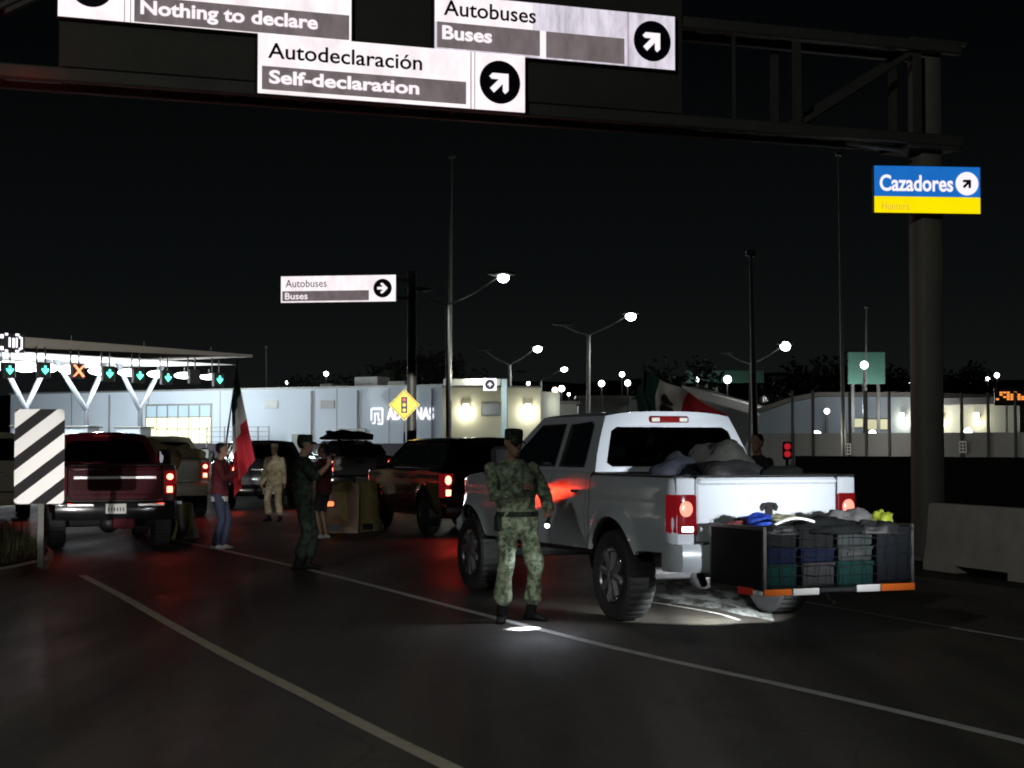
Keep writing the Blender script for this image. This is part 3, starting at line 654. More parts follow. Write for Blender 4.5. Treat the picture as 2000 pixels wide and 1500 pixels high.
for u in (530, 640):
    x, z = huv(u, 790); mb = MB(); mb.box((x, -.04, z), (1.3, .06, .6), bev=.01); mb.build('vent', 'steel_grey', hall)
# wall light comes from the canopy lamps plus added points without lamps (below)

# beige annex
a = P(864, 868, 120); b = P(1056, 868, 120.2); a.z = b.z = 0
o, rz, L, auv = wallframe(a, b)
anx = empty('annex_building', 'beige annex with two bright wall lamps right of the customs hall', 'building', o, rz)
AZ = auv(1040, 757)[1]; mb = MB(); mb.box((L / 2, 7, AZ / 2), (L, 14, AZ)); mb.build('wall', 'wall_beige', anx)
mb = MB(); mb.box((L / 2, -.02, AZ + .05), (L + .1, .3, .12)); mb.build('parapet_cap', 'steel_grey', anx)
x0, z1 = auv(940, 786); x1, z0 = auv(978, 812)
mb = MB(); mb.box(((x0 + x1) / 2, -.03, (z0 + z1) / 2), (x1 - x0, .06, z1 - z0)); wf = mb.build('window', 'steel_grey', anx)
mb = MB(); mb.box(((x0 + x1) / 2, -.07, (z0 + z1) / 2), (x1 - x0 - .14, .02, z1 - z0 - .14)); mb.build('pane', 'window_pane', wf)
mb = MB(); mb.box((auv(955, 850)[0], -.05, 1.1), (.9, .08, 2.2)); mb.build('door', 'steel_dark', anx)
def wall_lamp(p, rz, label, power=260, group=None, col=(1, .95, .75)):
    r = empty('wall_lamp', label, 'wall lamp', p, rz, group)
    mb = MB(); mb.box((0, -.12, .02), (.30, .22, .28), bev=.03); mb.build('housing', 'steel_dark', r)
    mb = MB(); mb.box((0, -.17, -.22), (.36, .3, .22), bev=.08); mb.box((0, -.25, .03), (.40, .05, .34), bev=.02); mb.build('lens', 'warm_lamp', r)
    lamp('wall_lamp_light', 'POINT', (0, -.55, -.35), power, col, .1, parent=r)
    return r
for u, lb in ((910, 'bright wall lamp on the beige annex, nearer the sign post'), (1031, 'bright wall lamp on the right end of the beige annex')):
    x, z = auv(u, 795); p = o + Vector((math.cos(rz) * x, math.sin(rz) * x, z)); wall_lamp(p, rz, lb, 110, 'annex wall lamps')
lamp('annex_fill', 'POINT', (P(930, 800, 100).x, 100, 5.5), 900, (1, .97, .8), .3)  # added point without a fixture, brightens the annex
mb = MB(); x0 = auv(915, 860)[0]; x1 = auv(1020, 860)[0]
for k in range(12): mb.box((x0 + (x1 - x0) * k / 11, -3, .85), (.06, .06, 1.7))
for z in (.5, 1.1, 1.65): mb.box(((x0 + x1) / 2, -3, z), (x1 - x0, .05, .05))
o_ = mb.build('railing', 'steel_dark', None, loc=o); o_.rotation_euler = (0, 0, rz); tag(o_, 'dark low railing in front of the beige annex', 'railing')

# white gate beam with a round-arrow sign box on a pale post
o3 = P(985, 868, 100); o3.z = 0; g3uv = frame_uv(o3, R(-3))
gate = empty('lane_portal', 'pale lit portal post and white beam in front of the beige annex', 'portal', o3, R(-3))
mk('portal_white', (.75, .78, .72), .5, var=.05); mk('portal_blue', (.42, .55, .58), .45, .2)
x0, z1 = g3uv(866, 740, -.2); _, z0 = g3uv(866, 753, -.2)
mb = MB(); mb.box((0, 0, z1 / 2), (.36, .36, z1), bev=.03); mb.build('post', 'portal_blue', gate)
mb = MB(); mb.box((x0 / 2 - .1, -.02, (z0 + z1) / 2), (-x0 - .2, .34, z1 - z0), bev=.02); mb.build('beam', 'portal_white', gate)
s = empty('portal_sign', 'small lit square sign with a round arrow on the white portal beam', 'sign', o3, R(-3))
x0, z1 = g3uv(944, 739, -.3); x1, z0 = g3uv(970, 763, -.3)
mb = MB(); mb.box(((x0 + x1) / 2, -.26, (z0 + z1) / 2), (x1 - x0, .1, z1 - z0), bev=.01); mb.build('case', 'letter_glow', s)
cx, cz = (x0 + x1) / 2, (z0 + z1) / 2; mb = MB(); disc(mb, cx, cz, .28, -.34, -.32, 20); mb.build('disc', 'sign_ink', s)
mb = MB(); arrow(mb, cx, cz, .22, -.36, -.345, R(90)); mb.build('arrow', 'letter_glow', s)
lamp('portal_fill', 'POINT', tuple(P(960, 760, 94)), 620, (.95, 1, .95), .2)  # fixtureless point added to brighten the portal

mk('column_grey', (.10, .115, .13), .5, .1)
lamp('canopy_front_fill', 'SPOT', tuple(P(330, 640, 80)), 13000, (1, .95, .86), .3, tuple(P(150, 690, 105)), R(70), .7)  # spot added in front to brighten the canopy edge, no fixture
# ================================================================== INSPECTION CANOPY
a = P(-260, 868, 97); b = P(492, 868, 121); a.z = b.z = 0
o, rz, L, cvv = wallframe(a, b)
can = empty('inspection_canopy', 'wide grey roofed inspection canopy with lit ceiling and V shaped columns', 'canopy', o, rz)
ztop0 = cvv(20, 656)[1]; x_ = cvv(20, 656)[0]; zt1 = cvv(485, 692)[1]; zb0 = cvv(53, 686)[1]; zb1 = cvv(460, 711)[1]
sl = (zt1 - ztop0) / (cvv(485, 692)[0] - x_); slb = (zb1 - zb0) / (cvv(460, 711)[0] - cvv(53, 686)[0])
zT = lambda x: ztop0 + sl * (x - x_); zB = lambda x: zb0 + slb * (x - cvv(53, 686)[0])
D = 17.0; xe = L - 1.2
mb = MB(); mb.loft([[(0, 0, zB(0)), (0, 0, zT(0)), (0, D, zT(0) + .3), (0, D, zB(0) + .3)], [(L, -.02, zB(L) + .55), (L, 0, zT(L)), (L, D, zT(L) + .3), (L, D, zB(L) + .6)]]); mb.build('roof', 'roof_grey', can)
mb = MB(); mb.loft([[(.3, .3, zB(0) - .03), (.3, D - .3, zB(0) + .2)], [(xe, .3, zB(xe) - .03), (xe, D - .3, zB(xe) + .2)]], closed=False); mb.build('ceiling_panel', 'soffit', can)
mb = MB()
for k in range(5): mb.box((L * (k + .5) / 5, 1.0, zT(L * (k + .5) / 5) + .2), (.05, .05, .45))
mb.build('lightning_rod', 'steel_grey', can)
cy = 7.0
def at_y(u, v, y):
    d = ray(u, v); ny = Vector((-math.sin(rz), math.cos(rz), 0)); rx = Vector((math.cos(rz), math.sin(rz), 0)); oo = o + ny * y
    t = (oo - Vector((0, 0, CAMZ))).dot(ny) / d.dot(ny); p = Vector((0, 0, CAMZ)) + d * t; return (p - oo).dot(rx), p.z
for ub, ul, ur in ((-62, -130, -8), (50, -2, 96), (167, 107, 207), (272, 229, 318)):
    mb = MB(); xb, zb_ = at_y(ub, 799, cy)
    for ut in (ul, ur):
        xt, ztt = at_y(ut, 738, cy); mb.tube([(xb, cy, zb_), (xt, cy, zB(xt) + .12)], .17, 10)
    mb.box((xb + .1, cy, zb_ / 2), (.28, .28, zb_ + .1), bev=.03)
    mb.build('column', 'column_grey', can)
for i, u in enumerate((-72, 16, 50, 88, 138, 195, 252, 308, 360, 408)):
    x, z = at_y(u, 732, 6.0)
    r = empty('ceiling_lamp', ['far left lamp', 'left end lamp', 'deep set lamp', 'lamp by the second arrow', 'lamp by the red cross', 'lamp by the third arrow', 'lamp by the fourth arrow', 'lamp by the fifth arrow', 'lamp by the dark signal', 'right end lamp'][i] + ' glowing under the inspection canopy', 'ceiling lamp', o + Vector((math.cos(rz) * x - math.sin(rz) * 6, math.sin(rz) * x + math.cos(rz) * 6, zB(x) - .05)), rz, 'lamps under the canopy')
    mb = MB(); mb.tube([(0, 0, 0), (0, 0, -.35)], .04, 6); mb.lathe([(.1, -.3), (.5, -.42), (.55, -.5)], (0, 0, 0), 'z', 16); mb.build('housing', 'steel_grey', r)
    sc = 1.0 - .045 * i
    mb = MB(); mb.ell((0, 0, -.56), (1.0 * sc, .8, .36 * sc), 16, 8); mb.build('lens', 'lamp_lens_white', r)
    lamp('canopy_or_fill_light', 'POINT', (0, 0, -1.6), 520 if i < 8 else 300, (.93, .97, 1), .35, parent=r)
for u_, pw_ in ((60, 2100), (190, 1900), (320, 1000), (430, 260)): lamp('canopy_or_fill_light', 'POINT', tuple(P(u_, 776, 133)), pw_, (.9, .96, 1), .5)  # points added near the hall wall to brighten it, no lamps there
M['arrow_green'] = mat('arrow_green', (.1, .6, .4), .3, emit=(.10, 1, .62), estr=3.2); M['cross_red'] = mat('cross_red', (.6, .1, .05), .3, emit=(1, .22, .10), estr=3.4)
words = ['leftmost', 'second from left', 'third from left', 'fourth from left', 'fifth from left', 'sixth from left', 'seventh from left', 'rightmost']
kinds = 'ggrgggxg'
for i, (u, v) in enumerate(((22, 722), (91, 722), (157, 724), (217, 729), (276, 733), (331, 737), (385, 735), (432, 741))):
    x, z = at_y(u, v, -.9)
    k = kinds[i]
    r = empty('lane_signal', {'g': 'lane signal with a green arrow hanging under the canopy, ' + words[i], 'r': 'lane signal showing a red cross hanging under the canopy', 'x': 'unlit dark lane signal hanging under the canopy'}[k], 'lane signal', o + Vector((math.cos(rz) * x + math.sin(rz) * .9, math.sin(rz) * x - math.cos(rz) * .9, z)), rz, 'lane signals under the canopy')
    hz = zB(x) - z
    mb = MB(); [mb.box((q, .55, hz / 2 + .15), (.07, .07, hz + .3)) for q in (-.32, .32)]; mb.build('hanger_rod', 'steel_dark', r)
    mb = MB(); mb.box((0, .3, -.02), (.95, .28, .95), bev=.04); mb.build('housing', 'black', r)
    if k == 'g':
        mb = MB(); arrow(mb, 0, -.02, .42, .10, .13, R(-90)); mb.build('arrow', 'arrow_green', r)
    elif k == 'r':
        mb = MB()
        for q in (1, -1): mb.prism([(-.38 * q - .07, .35), (-.38 * q + .10, .38), (.38 * q + .07, -.35), (.38 * q - .10, -.38)], lambda a_, b_, d: (a_, d + .003 * q, b_), .10, .13)
        mb.build('cross', 'cross_red', r)
# violet-white glyph sign at the canopy's left
x0, z1 = cvv(-12, 648, -.4); x1, z0 = cvv(50, 690, -.4)
s = empty('glyph_sign', 'dark box with glowing white bracket glyphs at the left end of the canopy', 'sign', o, rz)
mb = MB(); mb.box(((x0 + x1) / 2, -.2, (z0 + z1) / 2), (x1 - x0, .3, z1 - z0), bev=.05); mb.build('case', 'black', s)
mb = MB(); M['glyph_glow'] = lit_mat('glyph_glow', (.93, .88, 1), 1.5)
gw, gh = (x1 - x0), (z1 - z0); gc = (z0 + z1) / 2
for fx, fz, w_, h_ in ((.12, 0, .07, .6), (.26, .3, .1, .2), (.26, -.3, .1, .2), (.40, .42, .1, .12), (.40, -.42, .1, .12), (.50, .02, .06, .5), (.62, .0, .07, .5), (.74, .42, .12, .12), (.74, -.42, .12, .12), (.72, .02, .06, .5), (.88, 0, .06, .62), (.82, .3, .06, .12), (.82, -.3, .06, .12)):
    mb.box((x0 + fx * gw, -.38, gc + fz * gh), (w_ * gw, .04, h_ * gh), bev=.02)
mb.build('glyph', 'glyph_glow', s)
# booths
for i, u in enumerate((60, 160, 262)):
    x, z = at_y(u, 800, 5.0); r = empty('inspection_booth', ['white booth under the canopy behind the striped marker', 'white booth under the middle of the canopy', 'white booth nearest the lit yellow windows'][i], 'booth', o + Vector((math.cos(rz) * x - math.sin(rz) * 5, math.sin(rz) * x + math.cos(rz) * 5, 0)), rz, 'inspection booths')
    mb = MB(); mb.box((0, 0, 1.4), (1.0, 2.4, 2.8), bev=.04); mb.build('cabin', 'wall_white', r)
    mb = MB(); mb.box((0, -1.21, 1.7), (.8, .03, .9)); mb.build('window', 'window_pane', r)
    mb = MB(); mb.box((0, 0, 2.86), (1.25, 2.8, .12), bev=.03); mb.build('roof', 'steel_grey', r)

# ================================================================== STREET LAMPS
def street_lamp(name, label, u, v, upole, vfork, ul, vl, H=10.0, power=0, group='double arm street lamps', headr=.30, base=None):
    """lamp head at pixel (u,v); pole foot under upole; second, unlit arm toward (ul,vl)"""
    Y = (H - CAMZ) * FPX / (868 - v); p = P(u, v, Y); f = P(upole, vfork, Y); l = P(ul, vl, Y)
    b = Vector((P(upole + (2 if upole < 1000 else -2), 868, Y).x, Y, 0))
    r = empty(name, label, 'street lamp', b, 0, group)
    lo = lambda q: q - b
    k = Y / 87
    mb = MB(); mb.tube([(0, 0, 0), (0, 0, 1.2), lo(f)], [.20 * max(1, k * .8), .15 * max(1, k * .8), .085 * max(1, k)], 14); mb.box((0, 0, .1), (.6, .6, .2)); mb.build('pole', 'pole_grey', r, 60)
    mb = MB()
    for q in (p, l):
        d = lo(q) - lo(f); mb.tube([lo(f), lo(f) + d * .5 + Vector((0, 0, -.05)), lo(q) + Vector((0, 0, .12))], [.06 * max(1, k * .7), .05 * max(1, k * .7), .04], 8)
    mb.build('arm', 'pole_grey', r, 60)
    for q, lit in ((p, True), (l, False)):
        sg = 1 if q.x > f.x else -1; c = lo(q)
        mb = MB(); mb.loft([[(c.x + sg * t, c.y + .26 * w * math.cos(a), c.z + .14 + (.12 * w) * math.sin(a)) for a in [2 * math.pi * j / 10 for j in range(10)]] for t, w in ((-.75, .35), (-.45, .9), (0, 1.1), (.4, .9), (.6, .4))]); hd = mb.build('lamp_head', 'steel_dark', r, 60)
        if lit:
            mb = MB(); mb.ell((c.x, c.y, c.z - .05), (headr * k * .88, headr * k * .88, headr * .78 * k), 16, 10); mb.build('lens', 'lamp_head_glow', hd)
            if power: lamp('street_light', 'SPOT', (c.x, c.y, c.z - .45), power, (.9, .96, 1), .2, (c.x, c.y, 0), R(150), .6, parent=r)
    return r
street_lamp('street_lamp', 'tallest lit street lamp on the thick pole right of the yellow diamond', 983, 540, 874, 596, 815, 571, power=2600, headr=.33)
street_lamp('street_lamp', 'lit double arm street lamp standing above the white pickup cab', 1232, 616, 1150, 655, 1098, 637, power=4200)
street_lamp('street_lamp', 'lit double arm street lamp behind the white portal post', 1050, 680, 995, 713, 945, 686, power=3000, headr=.24)
street_lamp('street_lamp', 'smaller lit street lamp just right of the beige annex', 1102, 720, 1055, 743, 1017, 728, power=2500, headr=.18)
street_lamp('street_lamp', 'lit street lamp beside the tall mast at right', 1534, 675, 1467, 712, 1418, 692, power=5000, headr=.29)
def mast(label, u0, v0, u1, Y, r0, m='pole_grey', top=True):
    p = P(u0, v0, Y); b = P(u1, 868, Y); b.z = 0
    r = empty('floodlight_mast', label, 'mast', b, 0)
    mb = MB(); mb.tube([(0, 0, 0), (p.x - b.x, 0, p.z)], [r0, r0 * .4], 10); mb.build('pole', m, r, 60)
    if top:
        mb = MB(); mb.box((p.x - b.x, 0, p.z), (r0 * 2.4, r0 * 2, r0 * 1.6), bev=.02); mb.build('mast_head', 'steel_dark', r)
mast('very tall thin dark mast rising behind the thick street lamp pole', 882, 303, 876, 100, .17)
mast('tall thin mast left of the blue and yellow sign', 1638, 300, 1648, 92, .13)
mast('dark mast beside the lit street lamp at right', 1466, 495, 1477, 78, .17)
mast('thin aerial mast above the pale hall roof', 520, 678, 521, 160, .12)
mast('thin grey mast behind the green board', 1692, 600, 1690, 120, .10)
def far_light(i, u, v, Y, r, label, m='far_lamp', pole=True):
    p = P(u, v, Y); b = Vector((p.x, p.y, 0)); o_ = empty('yard_lamp', label, 'lamp', b, 0, 'distant yard lamps')
    r *= .82; mb = MB(); mb.ell((0, 0, p.z), (r, r, r), 10, 7); mb.build('lens', m, o_)
    mb = MB(); mb.tube([(0, .1, 0), (0, .1, p.z + r * .5)], [.14, .08], 8); mb.build('pole', 'pole_grey', o_, 60)
fl = [(1175, 749, 170, .36, 'distant white lamp above the middle of the white pickup cab'), (1215, 731, 200, .36, 'higher of the two close lamps left of the green flag'), (1226, 748, 180, .36, 'lower of the two close lamps left of the green flag'),
      (1363, 739, 190, .44, 'white lamp in front of the long green board, left one'), (1421, 741, 170, .46, 'white lamp in front of the long green board, right one'), (1688, 713, 119, .32, 'lamp glowing in front of the square green board'),
      (1595, 851, 105, .38, 'low bright lamp in front of the warehouse wall'), (1704, 847, 105, .28, 'low lamp below the lit warehouse openings'), (1891, 843, 100, .28, 'low lamp right of the gantry column'),
      (1947, 733, 260, .45, 'white lamp above the orange display'), (1929, 741, 262, .4, 'twin lamp left of the lamp over the orange display'), (1895, 745, 260, .4, 'small pale lamp right of the gantry column top'), (1779, 749, 250, .28, 'tiny lamp just left of the gantry column'),
      (637, 730, 260, .42, 'small lamp above the pale hall roof, higher one'), (561, 747, 260, .3, 'small lamp above the pale hall roof, lower one'), (1032, 749, 200, .26, 'tiny lamp over the beige annex roof'), (1097, 759, 180, .38, 'white lamp next to the pinkish one above the cab front'), (1111, 770, 170, .18, 'tiny lamp below the pinkish one'),
      (1615, 803, 132, .26, 'small ceiling light in the warehouse, left'), (1719, 803, 132, .26, 'small ceiling light in the warehouse, right')]
for i, (u, v, Y, r_, lb) in enumerate(fl): far_light(i, u, v, Y, r_, lb, 'far_lamp_warm' if i == 11 else 'far_lamp')
far_light(30, 1084, 762, 182, .38, 'pinkish distant lamp above the cab front', 'far_lamp_warm')
random.seed(11)

# ================================================================== RIGHT HAND BUILDINGS, FENCE, BOARDS
a = P(1478, 868, 140); b = P(1785, 868, 128); a.z = b.z = 0
o, rz, L, wuv = wallframe(a, b)
wh = empty('warehouse', 'pale warehouse with a sloping roof edge behind the dark fence', 'building', o, rz)
prof = [wuv(u, v) for u, v in ((1482, 866), (1482, 808), (1545, 786), (1602, 775), (1786, 775), (1786, 866))]
prof[0] = (prof[0][0], 0); prof[-1] = (prof[-1][0], 0)
mb = MB(); mb.prism(prof, lambda x, z, d: (x, d, z), 0, 14); mb.build('wall', 'wall_white', wh)
top = prof[1:5]; mb = MB()
mb.loft([[(x, -.4, z + .03), (x, -.4, z + .35), (x, 14.2, z + .35), (x, 14.2, z + .03)] for x, z in top]); mb.build('roof', 'roof_grey', wh)
mb = MB()
for u in (1648, 1690, 1735): mb.box((wuv(u, 800)[0], -.02, 2.6), (.1, .03, 5.2))
mb.build('panel_joint', 'steel_grey', wh)
lamp('warehouse_light', 'POINT', tuple(P(1640, 800, 121)), 1500, (.88, .92, 1), .3); lamp('warehouse_light', 'POINT', tuple(P(1740, 806, 119)), 1300, (.95, .95, 1), .3)
for i, (u, v, w_, h_) in enumerate(((1683, 826, 1.4, .8), (1712, 829, 2.3, .9))):
    x, z = wuv(u, v); mb = MB(); mb.box((x, -.05, z), (w_, .08, h_)); wq = mb.build('window', 'steel_grey', wh); mb = MB(); mb.box((x, -.1, z), (w_ - .15, .02, h_ - .15)); mb.build('pane', 'curtain_lit', wq)
wall_lamp(o + Vector((math.cos(rz) * wuv(1766, 812)[0], math.sin(rz) * wuv(1766, 812)[0], wuv(1766, 812)[1])), rz, 'wall lamp on the warehouse left of the gantry column', 130, 'warehouse wall lamps')
a = P(1838, 868, 120); b = P(2120, 868, 112); a.z = b.z = 0
o, rz, L, ouv = wallframe(a, b)
off = empty('office_building', 'low beige building right of the gantry column with two wall lamps', 'building', o, rz)
OZ = ouv(1900, 790)[1]; mb = MB(); mb.box((L / 2, 6, OZ / 2), (L, 12, OZ)); mb.build('wall', 'wall_beige', off)
mb = MB(); mb.box((L / 2, 5.5, OZ + .22), (L + .6, 13, .45)); mb.build('roof', 'steel_dark', off)
mb = MB()
for u in (1880, 1930, 1965): mb.box((ouv(u, 830)[0], -.02, OZ / 2), (.1, .03, OZ - .1))
mb.build('panel_joint', 'steel_grey', off)
for u, lb in ((1841, 'wall lamp on the low beige building touching the gantry column'), (1911, 'wall lamp on the low beige building, right one')):
    x, z = ouv(u, 812); wall_lamp(o + Vector((math.cos(rz) * x, math.sin(rz) * x, z)), rz, lb, 90, 'warehouse wall lamps')
def shed(label, u0, u1, v0, Y, m, d=8):
    a = P(u0, 868, Y); b = P(u1, 868, Y); z = P(u0, v0, Y).z
    r = empty('shed', label, 'building', (a.x, Y, 0), 0); mb = MB(); mb.box(((b.x - a.x) / 2, d / 2, z / 2), (b.x - a.x, d, z)); mb.build('wall', m, r)
    mb = MB(); mb.box(((b.x - a.x) / 2, d / 2, z + .15), (b.x - a.x + .6, d + .6, .3)); mb.build('roof', 'roof_grey', r)
shed('small beige shed behind the pickup windscreen', 1068, 1126, 790, 150, 'wall_beige'); shed('low grey shed behind the pickup cab roof', 1130, 1262, 778, 190, 'wall_grey')
a = P(1334, 868, 150); b = P(1482, 868, 148); a.z = b.z = 0
o, rz, L, duv = wallframe(a, b)
dp = empty('depot', 'dim grey depot whose pale roof edge slopes down to the right', 'building', o, rz)
t0, t1 = duv(1334, 770), duv(1482, 812)
mb = MB(); mb.prism([(0, 0), (L, 0), t1, t0], lambda x, z, d: (x, d, z), 0, 10); mb.build('wall', 'wall_grey', dp)
mb = MB(); mb.loft([[(x, -.5, z), (x, -.5, z + .75), (x, 10.3, z + .75), (x, 10.3, z)] for x, z in (t0, t1)]); mb.build('roof', 'roof_grey', dp)

lamp('yard_light', 'POINT', tuple(P(1110, 790, 142)), 90, (1, .9, .6), .3); lamp('yard_light', 'POINT', tuple(P(1440, 810, 185)), 900, (.9, 1, .95), .3)
mk('board_green', (.015, .065, .042), .6, var=.1)
def board(label, u0, v0, u1, v1, Y):
    p0 = P(u0, v0, Y); p1 = P(u1, v1, Y); r = empty('billboard', label, 'billboard', ((p0.x + p1.x) / 2, Y, 0), 0)
    w_ = p1.x - p0.x; h_ = p0.z - p1.z; mb = MB(); mb.box((0, 0, p1.z + h_ / 2), (w_, .25, h_)); mb.build('panel', 'board_green', r)
    mb = MB(); [mb.box((q, .35, p1.z / 2 + .4), (.2, .2, p1.z + .8)) for q in (-w_ * .35, w_ * .35)]; mb.build('post', 'steel_dark', r)
board('square dark green board on posts behind a lamp', 1656, 688, 1728, 750, 122); board('long low dark green board above the depot roof', 1338, 724, 1492, 748, 192)
lamp('board_light', 'POINT', tuple(P(1688, 735, 116)), 90, (.9, 1, .95), .2); lamp('board_light', 'POINT', tuple(P(1400, 745, 168)), 60, (.9, 1, .9), .2)
p = P(1975, 774, 95); s = empty('message_display', 'orange lit message display at the right edge', 'display', (p.x, 95, 0), R(-8))
M['led_orange'] = mat('led_orange', (.4, .1, .02), .5, emit=(1, .30, .06), estr=2.2)
mb = MB(); mb.box((.6, 0, p.z), (3.0, .3, 1.0), bev=.03); mb.build('case', 'black', s)
mb = MB(); random.seed(5)
for k in range(15):
    x = -.75 + k * .19
    for j in range(4):
        if random.random() < .72: mb.box((x, -.17, p.z - .16 + j * .12), (.15, .03, .09))
mb.build('led_row', 'led_orange', s)
mb = MB(); mb.box((.6, .3, p.z / 2), (.25, .2, p.z)); mb.build('post', 'steel_dark', s)
# fence with tall posts in front of the warehouse
a = P(1470, 868, 100); b = P(2100, 868, 88); a.z = b.z = 0
o, rz, L, fuv2 = wallframe(a, b)
fe = empty('perimeter_fence', 'tall dark post fence on a low wall in front of the warehouses', 'fence', o, rz)
FZ = fuv2(1640, 846)[1]
M['fence_mesh'] = glass_mat('fence_mesh', (.60, .60, .58), .02)
mb = MB(); mb.box((L / 2, 0, FZ / 2), (L, .2, FZ)); mb.build('base_wall', 'wall_grey', fe)
mb = MB(); mb.add([(0, .0, FZ), (L, .0, FZ), (L, 0, FZ + 2.6), (0, 0, FZ + 2.6)], [(0, 1, 2, 3)]); mb.build('wire_mesh', 'fence_mesh', fe)
for u in (1550, 1590, 1662, 1694, 1739, 1785, 1880, 1932, 1985):
    x, z = fuv2(u, 765); mb = MB(); mb.box((x, -.15, (z + random.uniform(-.1, .2)) / 2), (.13, .09, z)); mb.build('post', 'fence_dark', fe)
for u_ in (1600, 1704, 1891, 1980): lamp('yard_light', 'POINT', tuple(P(u_, 846, 92 if u_ < 1800 else 84)), 130, (1, .97, .88), .2)
# little white panels on the fence wall and a red signal
for u, v, lb, c in ((1659, 877, 'small white notice panel on the fence wall left of the column', 'plate'), (1884, 873, 'small white notice panel on the fence wall right of the column', 'plate')):
    x, z = fuv2(u, v); mb = MB(); mb.box((0, 0, 0), (.42, .04, .62)); 
    p = o + Vector((math.cos(rz) * x + math.sin(rz) * .2, math.sin(rz) * x - math.cos(rz) * .2, z)); r = empty('notice_panel', lb, 'notice', p, rz, 'notice panels on the fence wall')
    mb.build('panel', c, r); mb = MB()
    for i in (-1, 1):
        for j in (-1, 0, 1): mb.box((i * .09, -.025, j * .17), (.12, .008, .11))
    mb.build('print', 'sign_ink', r)
p = P(1538, 880, 60); r = empty('red_signal', 'red lit signal standing behind the pickup bed', 'signal', (p.x, p.y, 0), 0)
mb = MB(); mb.lathe([(.11, -.05), (.11, .02), (.07, .05)], (0, 0, p.z + .14), 'y', 14); mb.lathe([(.11, -.05), (.11, .02), (.07, .05)], (0, 0, p.z - .12), 'y', 14); mb.build('lens', 'signal_red', r)
mb = MB(); mb.box((0, .12, p.z), (.32, .16, .62), bev=.05); mb.tube([(0, .12, 0), (0, .12, p.z)], .06, 8); mb.build('housing', 'black', r)

# trees: dark silhouettes beyond the hall
def tree(label, u, v, Y, w, seed, name='broadleaf_tree'):
    p = P(u, v, Y); H = p.z; r = empty(name, label, 'tree', (p.x, Y, 0), 0, 'dark trees beyond the buildings'); rd = random.Random(seed)
    mb = MB(); mb.tube([(0, 0, 0), (.1, 0, H * .35), (.0, .1, H * .7)], [w * .07, w * .05, w * .02], 8)
    tips = []
    for k in range(7):
        a = k * 2.4; z0 = H * rd.uniform(.3, .6); t = Vector((math.cos(a) * w * .36, math.sin(a) * w * .36, z0 + H * rd.uniform(.12, .3))); tips.append(t)
        mb.tube([(0, 0, z0), (t.x * .5, t.y * .5, z0 + (t.z - z0) * .65), t], [w * .03, w * .02, w * .008], 6)
    mb.build('trunk', 'bark', r, 60)
    mb = MB(); cl = tips + [Vector((rd.uniform(-.3, .3) * w, rd.uniform(-.3, .3) * w, H * rd.uniform(.5, .95))) for _ in range(12)]
    for c in cl:
        rr_ = w * rd.uniform(.13, .24)
        for _ in range(70):
            d = Vector((rd.gauss(0, 1), rd.gauss(0, 1), rd.gauss(0, .8))).normalized() * rr_ * rd.random() ** .4; q = c + d; s_ = w * rd.uniform(.02, .045)
            a1 = Vector((rd.gauss(0, 1), rd.gauss(0, 1), rd.gauss(0, 1))).normalized(); a2 = a1.orthogonal().normalized()
            mb.add([q - a1 * s_, q + a2 * s_ * .6, q + a1 * s_, q - a2 * s_ * .6], [(0, 1, 2, 3)])
    mb.build('crown', 'foliage', r, fix=False)
for i, (u, v, w_, lb) in enumerate(((845, 668, 7, 'tall dark tree directly left of the thick lamp pole'), (835, 690, 9, 'broad dark tree behind the sign mast'), (760, 722, 9, 'dark tree above the hall roof, left of the sign mast'), (700, 732, 8, 'low dark tree above the hall roof lettering'), (600, 742, 8, 'low dark tree behind the hall roof units'), (900, 715, 8, 'dark tree behind the white portal beam'), (1330, 708, 9, 'dark palm like tree left of the long green board'), (1590, 715, 12, 'dark tree left of the square green board'), (1770, 718, 10, 'dark tree behind the gantry column'), (1885, 712, 9, 'dark tree right of the gantry column'))):
    tree(lb, u, v, 185, w_, i + 20)

# street lamp behind the camera (its lit head is outside the picture)
r = empty('street_lamp', 'street lamp standing behind the camera on the median', 'street lamp', (-9.0, -3.0, 0), 0, 'double arm street lamps')
mb = MB(); mb.tube([(0, 0, 0), (0, 0, 9.4)], [.17, .09], 12); mb.tube([(0, 0, 9.3), (1.4, 0, 10.4)], .05, 8); mb.build('pole', 'pole_grey', r, 60)
mb = MB(); mb.box((1.6, 0, 10.46), (.8, .34, .12), bev=.04); mb.build('lamp_head', 'steel_dark', r)

